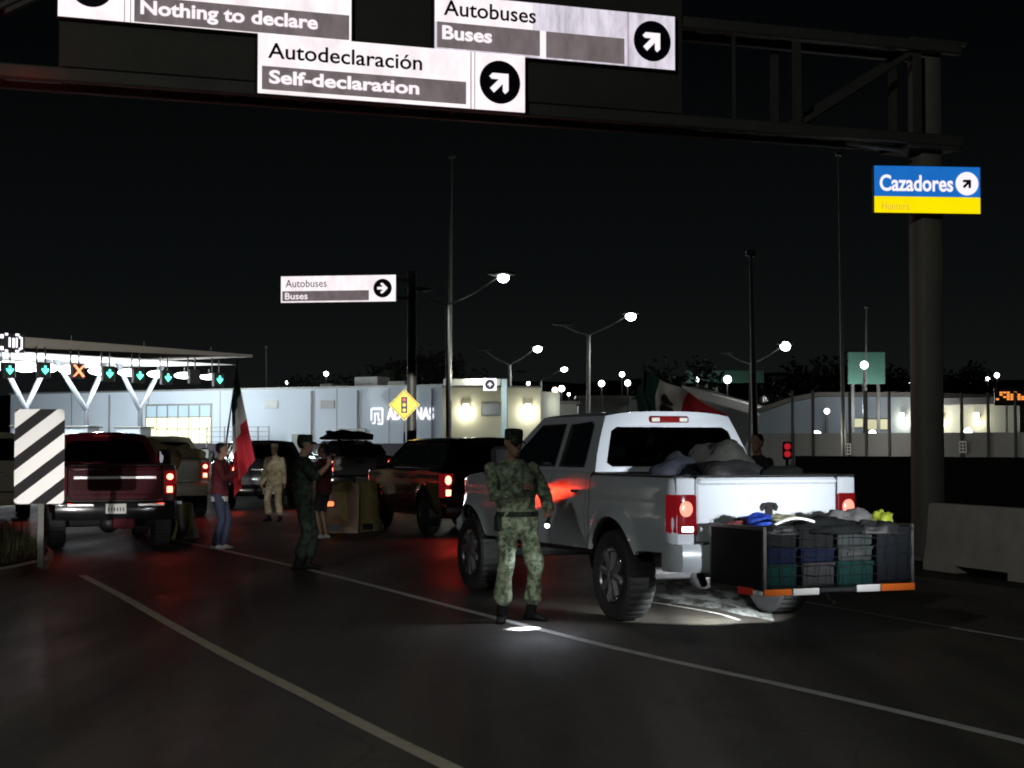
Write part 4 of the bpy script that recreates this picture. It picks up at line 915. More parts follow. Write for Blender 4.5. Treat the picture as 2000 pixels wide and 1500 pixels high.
# ================================================================== VEHICLES
def wheel(parent, c, r, w, side, rim='rim_dark', rr=.60, bolts=True, nt=60):
    """tyre with lugs (part) and rim (sub-part); side=+1 left (+y)"""
    cx, cy, cz = c; h = w / 2
    nt = 108
    prof = [(r * rr, -h * .80), (r * .72, -h * .98), (r * .90, -h), (r * .975, -h * .86), (r, -h * .55), (r, 0), (r, h * .55), (r * .975, h * .86), (r * .90, h), (r * .72, h * .98), (r * rr, h * .80)]
    def lug(q, hh, k):
        if q >= r * .97: return q * (1.0 if k % 3 else .975)
        if q >= r * .89: return q * (1.0 if k % 3 else .985)
        return q
    mb = MB(); mb.lathe(prof, c, 'y', nt, rf=lug)
    t = mb.build('wheel', 'rubber', parent, 30)
    ro = r * rr; mb = MB(); s_ = side
    lip = [(ro * 1.01, s_ * h * .82), (ro * 1.02, s_ * h * .92), (ro * .93, s_ * h * .93), (ro * .88, s_ * h * .80), (ro * .80, s_ * h * .50), (ro * .40, s_ * h * .45), (ro * .26, s_ * h * .75), (.001, s_ * h * .80)]
    mb.lathe(lip, c, 'y', 40)
    rimo = mb.build('rim', rim, t, 40)
    mb = MB()
    for k in range(8):
        a = 2 * math.pi * k / 8 + .2; ca, sa = math.cos(a), math.sin(a)
        p0 = Vector((cx + ca * ro * .2, cy + s_ * h * .70, cz + sa * ro * .2)); p1 = Vector((cx + ca * ro * .88, cy + s_ * h * .86, cz + sa * ro * .88))
        mb.tube([p0, p1], [.05 * r / .44, .034 * r / .44], 6)
    mb.build('spokes', 'spoke_metal' if bolts else rim, t)
    if bolts:
        mb = MB()
        for k in range(8):
            a = 2 * math.pi * k / 8 + .2; mb.ell((cx + math.cos(a) * ro * .955, cy + s_ * h * .92, cz + math.sin(a) * ro * .955), (.010, .008, .010), 6, 4)
        for k in range(8):
            a = 2 * math.pi * k / 8; mb.ell((cx + math.cos(a) * ro * .22, cy + s_ * h * .82, cz + math.sin(a) * ro * .22), (.013, .014, .013), 6, 4)
        mb.build('bolts', 'chrome', t)
    return t

def vehicle(name, label, cat, loc, ang, p, group=None):
    """p: dict of proportions; local x forward from the rear axle, y left, z up"""
    root = empty(name, label, cat, loc, ang + math.pi / 2, group)
    pt = p['paint']; xr, xf, Wd = p['xr'], p['xf'], p['W']; hw = Wd / 2
    r, wb = p['r'], p['wb']; ra = p['ra']; za = r + .02; sill = p['sill']; rail = p['rail']; hood = p['hood']; belt = p['belt']
    cx0, cx1 = p['cab0'], p['cow']         # rear of the cab at belt, base of the windscreen
    suv = p.get('suv', False); fl = p.get('flare', .03)
    def ztop(x):
        if x > cx1: t = (x - cx1) / (xf - cx1); return belt - .02 + (hood - belt) * t ** 1.4
        if x < cx0: return rail
        return belt
    def zbot(x):
        z = sill
        if x < -ra: z = sill + .04 + .02 * (-(x) - ra)
        for xa in (0, wb):
            d = x - xa
            if abs(d) < ra: z = max(z, za + math.sqrt(max(0, ra * ra - d * d)))
        return z
    def yside(x, z, zt):
        zm = .98 if not p.get('low') else .8
        y = hw - (.075 * ((zm - z) / .5) ** 2 if z < zm else .035 * ((z - zm) / .42) ** 2)
        y -= .012 * math.exp(-((z - zm - .16) / .05) ** 2)
        if x < xr + .12: y -= .055 * (1 - (x - xr) / .12) ** 2
        if x > xf - .75: y -= .30 * ((x - (xf - .75)) / .75) ** 2.2
        for xa in (0, wb):
            d = math.hypot(x - xa, z - za) - ra
            if -.02 <= d < .14: y += fl * (1 - max(0, d) / .14) ** 2
        return y
    def side_part(nm, x0, x1, s_, m, inner=0.0, parent=root):
        xs = [x0]; 
        while xs[-1] < x1 - .05: xs.append(xs[-1] + .04)
        xs.append(x1); mb = MB(); rows = []
        n = 13
        for x in xs:
            zt_ = ztop(x); zb_ = zbot(x); col = []
            yb = yside(x, zb_, zt_)
            col.append((x, s_ * (yb - .05 - inner), zb_ + .004)); col.append((x, s_ * (yb - .008 - inner), zb_))
            for j in range(n + 1):
                z = zb_ + (zt_ - .03 - zb_) * j / n; z = max(z, zb_ + .002); col.append((x, s_ * (yside(x, z, zt_) - inner), z))
            yt = yside(x, zt_, zt_)
            col += [(x, s_ * (yt - .012 - inner), zt_ - .012), (x, s_ * (yt - .035 - inner), zt_ - .001), (x, s_ * (yt - .085 - inner), zt_)]
            rows.append(col)
        mb.loft(rows, closed=False); return mb.build(nm, m, parent, 50, fix=True)
    doors = p['doors']
    for s_ in (1, -1):
        segs = []
        if suv: segs.append(('rear_quarter', xr, doors[0] - .006))
        else: segs.append(('bed_side', xr, cx0 - .012))
        if not suv: segs.append(('cab_corner', cx0 + .004, doors[0] - .006)) if doors[0] - cx0 > .05 else None
        for k in range(len(doors) - 1): segs.append(('door', doors[k] + .002, doors[k + 1] - .006))
        segs.append(('fender', doors[-1] + .002, xf))
        for nm, x0, x1 in segs:
            o_ = side_part(nm, x0, x1, s_, pt)
            if nm == 'door':
                hx = x0 + .17; hz = belt - .20; hy = yside(hx, hz, belt)
                mb = MB(); mb.tube([(hx - .10, s_ * (hy - .005), hz), (hx - .07, s_ * (hy + .035), hz), (hx + .07, s_ * (hy + .035), hz), (hx + .10, s_ * (hy - .005), hz)], .016, 8)
                mb.build('handle', p.get('handle', pt), o_)
        side_part('inner_liner', xr + .03, xf - .06, s_, 'black', .035)
        mb = MB(); x0, x1 = ra + .06, wb - ra - .06
        mb.box(((x0 + x1) / 2, s_ * (hw - .14), sill - .015), (x1 - x0, .16, .07), bev=.02); mb.build('rocker', 'plastic_dark', root)
        if p.get('step'):
            mb = MB(); mb.tube([(x0 + .1, s_ * (hw - .03), sill - .12), (x1 - .1, s_ * (hw - .03), sill - .12)], .05, 10); mb.build('side_step', 'plastic_dark', root)
    # hood, nose
    mb = MB()
    def hoodf(u, v):
        x = cx1 + (xf - .10 - cx1) * u; zt_ = ztop(x); y = (v * 2 - 1) * (yside(x, zt_, zt_) - .08)
        return (x, y, zt_ + .05 * (1 - (v * 2 - 1) ** 2) * (1 - u * .5))
    mb.grid(hoodf, 12, 12); mb.build('hood', pt, root, 60)
    mb = MB()
    def nose(u, v):
        t = v * 2 - 1; z = sill + .06 + (ztop(xf) - sill - .06) * u; y = t * (yside(xf, z, hood) - .005)
        return (xf - .02 - .10 * abs(t) ** 2.5 + .04 * math.sin(math.pi * u), y, z)
    mb.grid(nose, 8, 16); mb.build('front_fascia', pt, root, 60)
    mb = MB(); mb.box((xf + .01, 0, (sill + hood) / 2 + .16), (.06, Wd * .5, .30), bev=.02); mb.build('grille', 'black', root)
    for s_ in (1, -1):
        mb = MB(); mb.box((xf - .04, s_ * hw * .62, hood - .22), (.12, .30, .20), bev=.04); mb.build('headlight', 'glass_dark' if False else 'chrome', root)
    mb = MB(); mb.box((xf + .06, 0, sill + .08), (.14, Wd * .86, .24), bev=.06); mb.build('front_bumper', p.get('bumper', 'chrome'), root)
    # underbody
    mb = MB(); mb.box(((xr + xf) / 2, 0, sill + .10), (xf - xr - .3, hw * 1.06, .30)); mb.box((wb / 2, 0, (sill + belt) / 2), (wb - 2 * ra - .1, hw * 1.72, belt - sill - .25))
    mb.tube([(0, -hw * .8, r), (0, hw * .8, r)], .06, 8); mb.ell((0, 0, r), (.17, .17, .17)); mb.tube([(wb, -hw * .8, r), (wb, hw * .8, r)], .06, 8)
    mb.build('chassis', 'black', root)
    # greenhouse
    rx0, rx1, rz = p['roof0'], p['roof1'], p['roof']
    yb_ = yside(1.5, belt, belt) - .05; yt_ = p['yroof']
    cabz = belt - .005
    def mapy(z): 
        t = max(0, min(1, (z - cabz) / (rz - cabz))); return yb_ + (yt_ - yb_) * t ** 1.25
    outline = [(cx0 + .01, cabz), (cx1, cabz)] + [(cx1 + (rx1 - cx1) * t + .03 * math.sin(math.pi * t), cabz + (rz - .02 - cabz) * t) for t in (.25, .5, .75, 1)] + [(rx0, rz - .02)] + [(rx0 + (cx0 + .01 - rx0) * t, rz - .02 + (cabz - rz + .02) * t) for t in (.33, .66)]
    gh = None
    for s_ in (1, -1):
        mb = MB(); fine = []
        mb.poly(outline, p['wins'], lambda x, z: (x, s_ * mapy(z), z)); o_ = mb.build('pillar_frame', pt, root, 60, fix=False)
        for wn_ in p['wins']:
            mb = MB(); mb.poly(wn_, [], lambda x, z: (x, s_ * (mapy(z) - .012), z)); mb.build('side_window', p.get('glass', 'glass_dark') if wn_ is not p['wins'][-1] else 'glass_front', root, fix=False)
            mb = MB(); nW = len(wn_)
            for i in range(nW):
                a_, b_ = wn_[i], wn_[(i + 1) % nW]; mb.tube([(a_[0], s_ * (mapy(a_[1]) - .002), a_[1]), (b_[0], s_ * (mapy(b_[1]) - .002), b_[1])], .011, 5)
            mb.build('window_seal', 'black', root)
    mb = MB()
    mb.grid(lambda u, v: (rx0 + (rx1 - rx0) * u, (v * 2 - 1) * (mapy(rz - .02)), rz - .02 + .055 * (1 - abs(v * 2 - 1) ** 3.5) * (1 - .35 * abs(u * 2 - 1) ** 3)), 16, 16); mb.build('roof', pt, root, 60)
    def endpanel(nm, xb, xt, nmw, hole, m, gl):
        zt2 = rz - .02
        def f3(a_, b_):
            z = cabz + (zt2 - cabz) * b_; bulge = (1 - a_ * a_) * .07 * (1 if xb > 1 else -1) * (1 if nm == 'windscreen_frame' else .55)
            zc = z + (.05 * (1 - abs(a_) ** 3) if b_ > .93 else 0)
            return (xb + (xt - xb) * b_ + bulge * (1 if nm == 'windscreen_frame' else 1) * min(1, (1.0001 - b_) * 3 + .0), a_ * mapy(z), zc)
        out = [(-1, 0)] + [(q / 6, 0) for q in range(-5, 6)] + [(1, 0), (1, .33), (1, .66), (1, 1)] + [(q / 6, 1) for q in range(5, -6, -1)] + [(-1, 1), (-1, .66), (-1, .33)]
        mb = MB(); mb.poly(out, [hole] if hole else [], f3); o_ = mb.build(nm, m, root, 60, fix=False)
        if hole:
            a0, a1, b0, b1 = min(q[0] for q in hole), max(q[0] for q in hole), min(q[1] for q in hole), max(q[1] for q in hole)
            mb = MB(); mb.poly(hole, [], lambda a_, b_: tuple(Vector(f3(a_, b_)) + Vector((.006 if xb < 1 else -.006, 0, 0)))); mb.build(nmw, gl, o_, fix=False)
    def rrect(a0, a1, b0, b1, ka=.07, kb=.07, n=6):
        top = [a1 - ka - (a1 - a0 - 2 * ka) * i / n for i in range(n + 1)]; bot = top[::-1]
        return [(a0, b0 + kb)] + [(q, b0) for q in bot] + [(a1, b0 + kb), (a1, b1 - kb)] + [(q, b1) for q in top] + [(a0, b1 - kb)]
    endpanel('windscreen_frame', cx1, rx1, 'windscreen', rrect(-.90, .90, .06, .90), pt, 'glass_clear')
    rw = p.get('rearwin', (-.84, .84, .10, .80))
    endpanel('cab_back', cx0 + .01, rx0, 'rear_window', rrect(*rw), pt, p.get('glass', 'glass_dark'))
    # seats and wheel
    for sx_ in p.get('seats', (1.15, 2.05)):
        for s_ in (.42, -.42):
            mb = MB(); mb.box((sx_, s_, belt - .22), (.16, .46, .62), bev=.06); mb.box((sx_ + .22, s_, belt - .55), (.5, .48, .14), bev=.05); st = mb.build('seat', 'interior', root)
            mb = MB(); mb.box((sx_ - .04, s_, belt + .19), (.10, .26, .17), bev=.045); mb.build('headrest', 'interior', st)
    mb = MB(); mb.lathe([(.17, -.012), (.19, 0), (.17, .012)], (0, 0, 0), 'x', 20); mb.v = [(x + cx1 - .55, y + .42, z + belt - .02) for x, y, z in mb.v]; mb.build('steering_wheel', 'black', root)
    mb = MB(); mb.box((cx1 - .22, 0, belt - .10), (.36, hw * 1.7, .22), bev=.05); mb.build('dashboard', 'interior', root)
    for s_ in (1, -1):
        mx_ = doors[-1] - .22; mb = MB(); mb.box((mx_, s_ * (hw + .17), belt + .10), (.12, .24, .30), bev=.045); mb.tube([(mx_, s_ * (hw - .06), belt + .01), (mx_, s_ * (hw + .12), belt + .05)], .035, 8); mo = mb.build('mirror', p.get('mirror', 'plastic_dark'), root)
        mb = MB(); mb.box((mx_ - .064, s_ * (hw + .17), belt + .10), (.006, .19, .24), bev=.02); mb.build('mirror_glass', 'paint_black', mo)
    # wheels
    tw = p.get('tw', .29)
    for xa in (0, wb):
        for s_ in (1, -1): wheel(root, (xa, s_ * (p['track'] - tw / 2), r), r, tw, s_, p.get('rim', 'rim_dark'), p.get('rr', .6), p.get('bolts', False))
    # rear end
    yr = yside(xr, 1.0, rail); tg = p.get('tgw', yr - .20)
    tb = p.get('tgb', sill + .26)
    if not suv:
        mb = MB()        # tailgate: pressed panel with a recessed centre and a spoiler lip
        mb.box((xr + .035, 0, (tb + rail) / 2 - .005), (.07, tg * 2, rail - tb - .01), bev=.02)
        mb.box((xr - .004, 0, rail - .045), (.05, tg * 2 - .02, .06), bev=.02)
        tgo = mb.build('tailgate', pt, root, 30)
        mb = MB(); mb.box((xr - .006, 0, tb + .10), (.02, tg * 1.7, .02), bev=.006); mb.build('crease', pt, tgo)
        if p.get('tg_handle', True): mb = MB(); mb.box((xr - .012, 0, rail - .16), (.03, .24, .07), bev=.012); mb.build('handle', p.get('tgh', 'black'), tgo)
        mb = MB(); mb.box((xr + .04, 0, rail + .006), (.11, tg * 2, .014), bev=.005); mb.build('tailgate_cap', 'black', root)
        for s_ in (1, -1):
            mb = MB(); mb.box(((xr + cx0) / 2, s_ * (hw - .10), rail + .004), (cx0 - xr - .05, .13, .016), bev=.006); mb.build('rail_cap', 'black', root)
            mb = MB(); mb.box(((xr + cx0) / 2, s_ * (hw - .19), (rail + .85) / 2), (cx0 - xr - .1, .03, rail - .85)); mb.build('bed_wall', 'black', root)
        mb = MB(); mb.box(((xr + cx0) / 2, 0, .84), (cx0 - xr - .06, hw * 1.6, .05)); mb.box((cx0 - .045, 0, (rail + .85) / 2), (.04, hw * 1.62, rail - .85)); mb.build('bed_floor', 'black', root)
        lz0, lz1 = p['lamp']
    else:
        mb = MB(); tt = rz - .02
        mb.grid(lambda u, v: (xr - .02 - .05 * (1 - (u * 2 - 1) ** 2) + .06 * max(0, v - .3), (u * 2 - 1) * (yr - .02), sill + .25 + (belt - sill - .25) * v), 14, 8); o_ = mb.build('tailgate', pt, root, 60)
        mb = MB(); mb.box((xr - .075, 0, belt - .22), (.02, Wd * .45, .05), bev=.01); mb.build('trim_bar', 'chrome', o_)
        lz0, lz1 = p['lamp']
    lw = p.get('lampw', .20)
    for s_ in (1, -1):
        # painted corner post beside the tailgate
        if not suv:
            mb = MB(); mb.box((xr + .03, s_ * (tg + .008 + (yr - tg) / 2), (sill + .12 + rail) / 2), (.055, yr - tg - .012, rail - sill - .14), bev=.01); mb.build('corner_post', pt, root)
        # tail lamp wrapping round the corner
        pl = []
        yo = yside(xr, (lz0 + lz1) / 2, rail)
        for x_, y_ in ((xr - .018, yo - lw), (xr - .022, yo - lw * .5), (xr - .016, yo - .02), (xr + .01, yo + .012), (xr + .06, yo + .045), (xr + .08, yo + .052), (xr + .12, yo + .058), (xr + .12, yo + .0), (xr + .05, yo - lw)):
            pl.append((x_, s_ * y_))
        mb = MB(); rings = []
        for z, k in ((lz0, .93), (lz0 + .02, 1), (lz1 - .02, 1), (lz1, .93)):
            cxm = sum(q[0] for q in pl) / len(pl); cym = sum(q[1] for q in pl) / len(pl)
            rings.append([(cxm + (x_ - cxm) * k, cym + (y_ - cym) * k, z) for x_, y_ in pl])
        mb.loft(rings); lo_ = mb.build('tail_lamp', 'lens_red', root, 40)
        hgt = lz1 - lz0
        mb = MB(); bz = p.get('bulb', (.42, .85)); mb.ell((xr - .018, s_ * (yo - lw * .44), lz0 + hgt * (bz[0] + bz[1]) / 2), (.016, lw * .36, hgt * (bz[1] - bz[0]) * .55), 16, 10); mb.build('brake_or_fill_light', p.get('brake', 'brake_lit'), lo_)
        if p.get('split'):
            mb = MB(); mb.box((xr - .024, s_ * (yo - lw * .46), lz0 + hgt * .2), (.012, lw * .6, hgt * .26), bev=.012); mb.build('brake_or_fill_light', p.get('brake', 'brake_lit'), lo_)
        elif p.get('reverse'):
            mb = MB(); mb.box((xr - .024, s_ * (yo - lw * .5), lz0 + hgt * .12), (.012, lw * .62, hgt * .13), bev=.008); mb.build('reverse_light', 'lamp_lens_white', lo_)
        if p.get('glow'): lamp('brake_or_fill_light', 'SPOT', (xr - .10, s_ * (yo - lw * .5), (lz0 + lz1) / 2), p['glow'], (1, .03, .02), .06, (xr - 2, s_ * yo, .5), R(165), .6, parent=root)
    # bumper
    bt, bb = p.get('bump', (sill + .22, sill - .02))
    mb = MB(); ring = []
    hh = (bt + bb) / 2
    pl = [(-hw + .03, .26), (-hw + .01, .04), (-hw + .06, -.10), (-hw * .6, -.17), (0, -.19), (hw * .6, -.17), (hw - .06, -.10), (hw - .01, .04), (hw - .03, .26)]
    rows = [[(xr + dx * k + ox, y, z) for y, dx in pl] for z, k, ox in ((bb + .01, .8, .04), (bb, .9, .02), (bb + .06, 1, 0), (bt - .05, 1, 0), (bt, .92, .01), (bt + .004, .3, .06))]
    mb.loft(rows, closed=False); mb.build('rear_bumper', p.get('bumper', 'chrome'), root, 45)
    mb = MB(); mb.box((xr - .05, 0, bt + .004), (.16, hw * 1.5, .025), bev=.008); mb.build('step_pad', 'plastic_dark', root)
    if p.get('plate', True):
        px = p.get('plate_y', 0); mb = MB(); mb.box((xr - .20, px, hh + p.get('plate_z', 0)), (.012, .32, .16), bev=.004); pp = mb.build('licence_plate', 'plate', root)
        mb = MB(); rd = random.Random(2)
        for k in range(6): mb.box((xr - .208, px - .115 + .046 * k, hh + p.get('plate_z', 0) - .01), (.004, .02, .06))
        mb.build('plate_marks', 'ink_navy', pp)
    return root

RAM = dict(paint='paint_white', xr=-1.27, xf=4.55, W=2.0, r=.437, wb=3.80, ra=.545, sill=.66, rail=1.405, hood=1.30, belt=1.43, cab0=.53, cow=3.02, doors=[.62, 1.50, 2.62],
           roof0=.72, roof1=2.28, roof=2.01, yroof=.70, flare=.035, track=1.01, tw=.30, rim='rim_dark', rr=.62, bolts=True, lamp=(.89, 1.245), lampw=.185, bump=(.80, .545), tgb=.80, bumper='paint_white',
           reverse=True, plate=False, tg_handle=False, step=False, brake='brake_glow', bulb=(.45, .82), handle='chrome', rearwin=(-.87, .87, .09, .80),
           wins=[[(.82, 1.475), (1.44, 1.475), (1.46, 1.9), (.98, 1.93), (.90, 1.9)], [(1.56, 1.475), (2.58, 1.475), (2.70, 1.56), (2.22, 1.90), (1.60, 1.91)]])
ram = vehicle('pickup_truck', 'white lifted crew cab pickup with bright tailgate, carrying a loaded rear carrier', 'pickup truck', TRUCK_O, TRUCK_A, RAM)
mb = MB(); mb.box((.705, 0, 1.955), (.05, .46, .075), bev=.015); t3 = mb.build('third_brake_lamp', 'lens_red_off', ram)
mb = MB(); [mb.box((.676, y, 1.955), (.006, .09, .04), bev=.005) for y in (-.16, .16)]; mb.build('cargo_light', 'plate', t3)
# dark animal-head-like emblem on the tailgate, built as plain shapes
mb = MB(); X = -1.287
emb = [(-.07, .075), (-.095, .04), (-.075, .0), (-.045, .02), (-.05, .045), (-.03, .05), (-.035, -.03), (0, -.085), (.035, -.03), (.03, .05), (.05, .045), (.045, .02), (.075, .0), (.095, .04), (.07, .075), (0, .085)]
mb.prism([(y, 1.085 + z) for y, z in emb], lambda y, z, d: (d, y, z), X, X - .012); mb.build('emblem', 'stripe_black', ram)
mb = MB(); mb.tube([(-1.1, .62, .62), (-1.1, .62, .5), (-1.18, .62, .42)], .035, 8); mb.box((-1.05, .45, .55), (.3, .08, .16)); mb.build('tow_hook', 'black', ram)
mb = MB(); mb.box((-1.36, 0, .50), (.30, .08, .08)); mb.build('hitch', 'black', ram)
mb = MB(); mb.tube([(-.6, -.3, .55), (.3, -.35, .5), (2, -.4, .5)], .045, 8); mb.build('exhaust_pipe', 'steel_grey', ram)
# splashes of dried mud and dents over the rear wheel stay in the paint; small clearance reflectors
lamp('plate_or_fill_light', 'SPOT', (-1.36, .18, .58), 460, (.92, .98, 1), .05, (1.0, .26, 0), R(66), .6, parent=ram)  # this spot and the next are added to light the road beneath
lamp('plate_or_fill_light', 'SPOT', (-1.36, -.25, .58), 320, (.92, .98, 1), .05, (1.0, -.2, 0), R(66), .6, parent=ram)

FORD = dict(paint='paint_maroon', xr=-1.18, xf=4.35, W=1.98, r=.40, wb=3.6, ra=.49, sill=.56, rail=1.36, hood=1.2, belt=1.36, cab0=.55, cow=3.0, doors=[.64, 1.50, 2.6],
            roof0=.95, roof1=2.25, roof=1.88, yroof=.66, flare=.03, track=.99, tw=.28, lamp=(.90, 1.28), lampw=.15, bulb=(.62, .86), split=True, bump=(.80, .50), tgb=.80, glow=4, bumper='paint_black',
            wins=[[(.90, 1.41), (1.44, 1.41), (1.46, 1.78), (1.05, 1.80)], [(1.56, 1.41), (2.5, 1.41), (2.66, 1.47), (2.2, 1.79), (1.6, 1.80)]], plate_y=.0, plate_z=.03)
fp = G(70, 1078); 
FORD_O = P(214, 868, 29.0); FORD_O.z = 0
ford = vehicle('pickup_truck', 'maroon crew cab pickup seen from behind, next to the striped marker', 'pickup truck', FORD_O, R(17.5), FORD)
mb = MB(); mb.box((-1.2, 0, 1.17), (.03, 1.3, .06), bev=.012); mb.build('tailgate_trim', 'chrome_soft', ford)
mb = MB(); mb.box((.93, 0, 1.845), (.05, .42, .05), bev=.015); mb.build('third_brake_lamp', 'lens_red_off', ford)
for y in (-.55, .55): mb = MB(); mb.box((-1.37, y, .74), (.03, .42, .05), bev=.012); mb.build('bumper_trim', 'chrome_soft', ford)
for x_, z_, w_ in ((.86, 1.33, 900), (1.08, 1.285, 1500), (1.30, 1.24, 1800), (1.52, 1.195, 1800), (1.74, 1.15, 1500), (1.96, 1.11, 1100)):  # narrow red spots added to draw the streak on the pickup door
    lamp('brake_or_fill_light', 'SPOT', (-1.30, .90, 1.16), w_, (1, .045, .018), .03, Matrix.Rotation(-(R(17.5) + math.pi / 2), 4, 'Z') @ (TRUCK_O + TF * x_ - TR * 1.0 + Vector((0, 0, z_)) - FORD_O), R(.62), .5, parent=ford)
mb = MB(); mb.box((-1.36, -.12, .44), (.10, .36, .16), bev=.03); mb.build('tow_cover', 'cloth_red', ford)

SUVP = dict(paint='paint_red_dark', xr=-1.12, xf=4.1, W=2.0, r=.39, wb=2.95, ra=.45, sill=.40, rail=1.26, hood=1.16, belt=1.26, cab0=-1.06, cow=2.55, doors=[.35, 1.15, 2.25], suv=True,
            roof0=-.85, roof1=1.75, roof=1.80, yroof=.70, track=.99, tw=.26, lamp=(.72, 1.16), lampw=.17, bulb=(.55, .9), split=True, bump=(.62, .34), glow=10, bumper='paint_red_dark', handle='chrome',
            wins=[[(-.85, 1.31), (.28, 1.31), (.30, 1.70), (-.72, 1.70)], [(.40, 1.31), (1.08, 1.31), (1.10, 1.71), (.42, 1.71)], [(1.2, 1.31), (2.16, 1.31), (2.26, 1.36), (1.76, 1.70), (1.22, 1.71)]], seats=(.5, 1.35), plate=True, rearwin=(-.82, .82, .12, .86))
so = Vector((-1.07, 31.5, 0)) + TF * 1.1 + TR * .98
suv = vehicle('suv', 'dark red sport utility vehicle braking just ahead of the white pickup', 'suv', P(884, 868, 32.0).xy.to_3d() + Vector((-.52, 1.1, 0)) + TR * .9, R(21.5), SUVP)

# ================================================================== PEOPLE
def remesh(mb, vox, smooth=3, wr=0.0, wscale=9.0, seed=0.0, wz=1.0):
    """union of lofted shapes -> one continuous skin, optional cloth wrinkles"""
    me = bpy.data.meshes.new('r'); me.from_pydata(mb.v, [], mb.f)
    bm = bmesh.new(); bm.from_mesh(me); bmesh.ops.recalc_face_normals(bm, faces=bm.faces); bm.to_mesh(me); bm.free()
    o = bpy.data.objects.new('r', me); COL.objects.link(o)
    m = o.modifiers.new('a', 'REMESH'); m.mode = 'VOXEL'; m.voxel_size = vox
    s_ = o.modifiers.new('b', 'SMOOTH'); s_.iterations = smooth; s_.factor = .5
    dg = bpy.context.evaluated_depsgraph_get(); ev = o.evaluated_get(dg).to_mesh()
    vs = [v.co.copy() for v in ev.vertices]; ns = [v.normal.copy() for v in ev.vertices]; fs = [tuple(p.vertices) for p in ev.polygons]
    o.evaluated_get(dg).to_mesh_clear(); bpy.data.objects.remove(o)
    out = MB()
    if wr:
        k = []
        for v, n_ in zip(vs, ns):
            q = Vector((v.x * wscale, v.y * wscale, v.z * wscale * wz + seed)); w = noise.noise(q) + .5 * abs(noise.noise(q * 2.1)) - .1
            k.append(v + n_ * (w * wr))
        vs = k
    out.add(vs, fs); return out
def ik(a, c, l1, l2, pole):
    a, c, pole = Vector(a), Vector(c), Vector(pole); d = c - a; L = min(d.length, (l1 + l2) * .999); dn = d.normalized(); c = a + dn * L
    x = (l1 * l1 - l2 * l2 + L * L) / (2 * L); h = math.sqrt(max(0, l1 * l1 - x * x)); pl = (pole - dn * pole.dot(dn)).normalized()
    return a + dn * x + pl * h, c
def eli(c, rx, ry, n=16, tilt=(0, 0)):
    c = Vector(c); return [c + Vector((rx * math.cos(t), ry * math.sin(t), tilt[0] * rx * math.cos(t) + tilt[1] * ry * math.sin(t))) for t in [2 * math.pi * k / n for k in range(n)]]

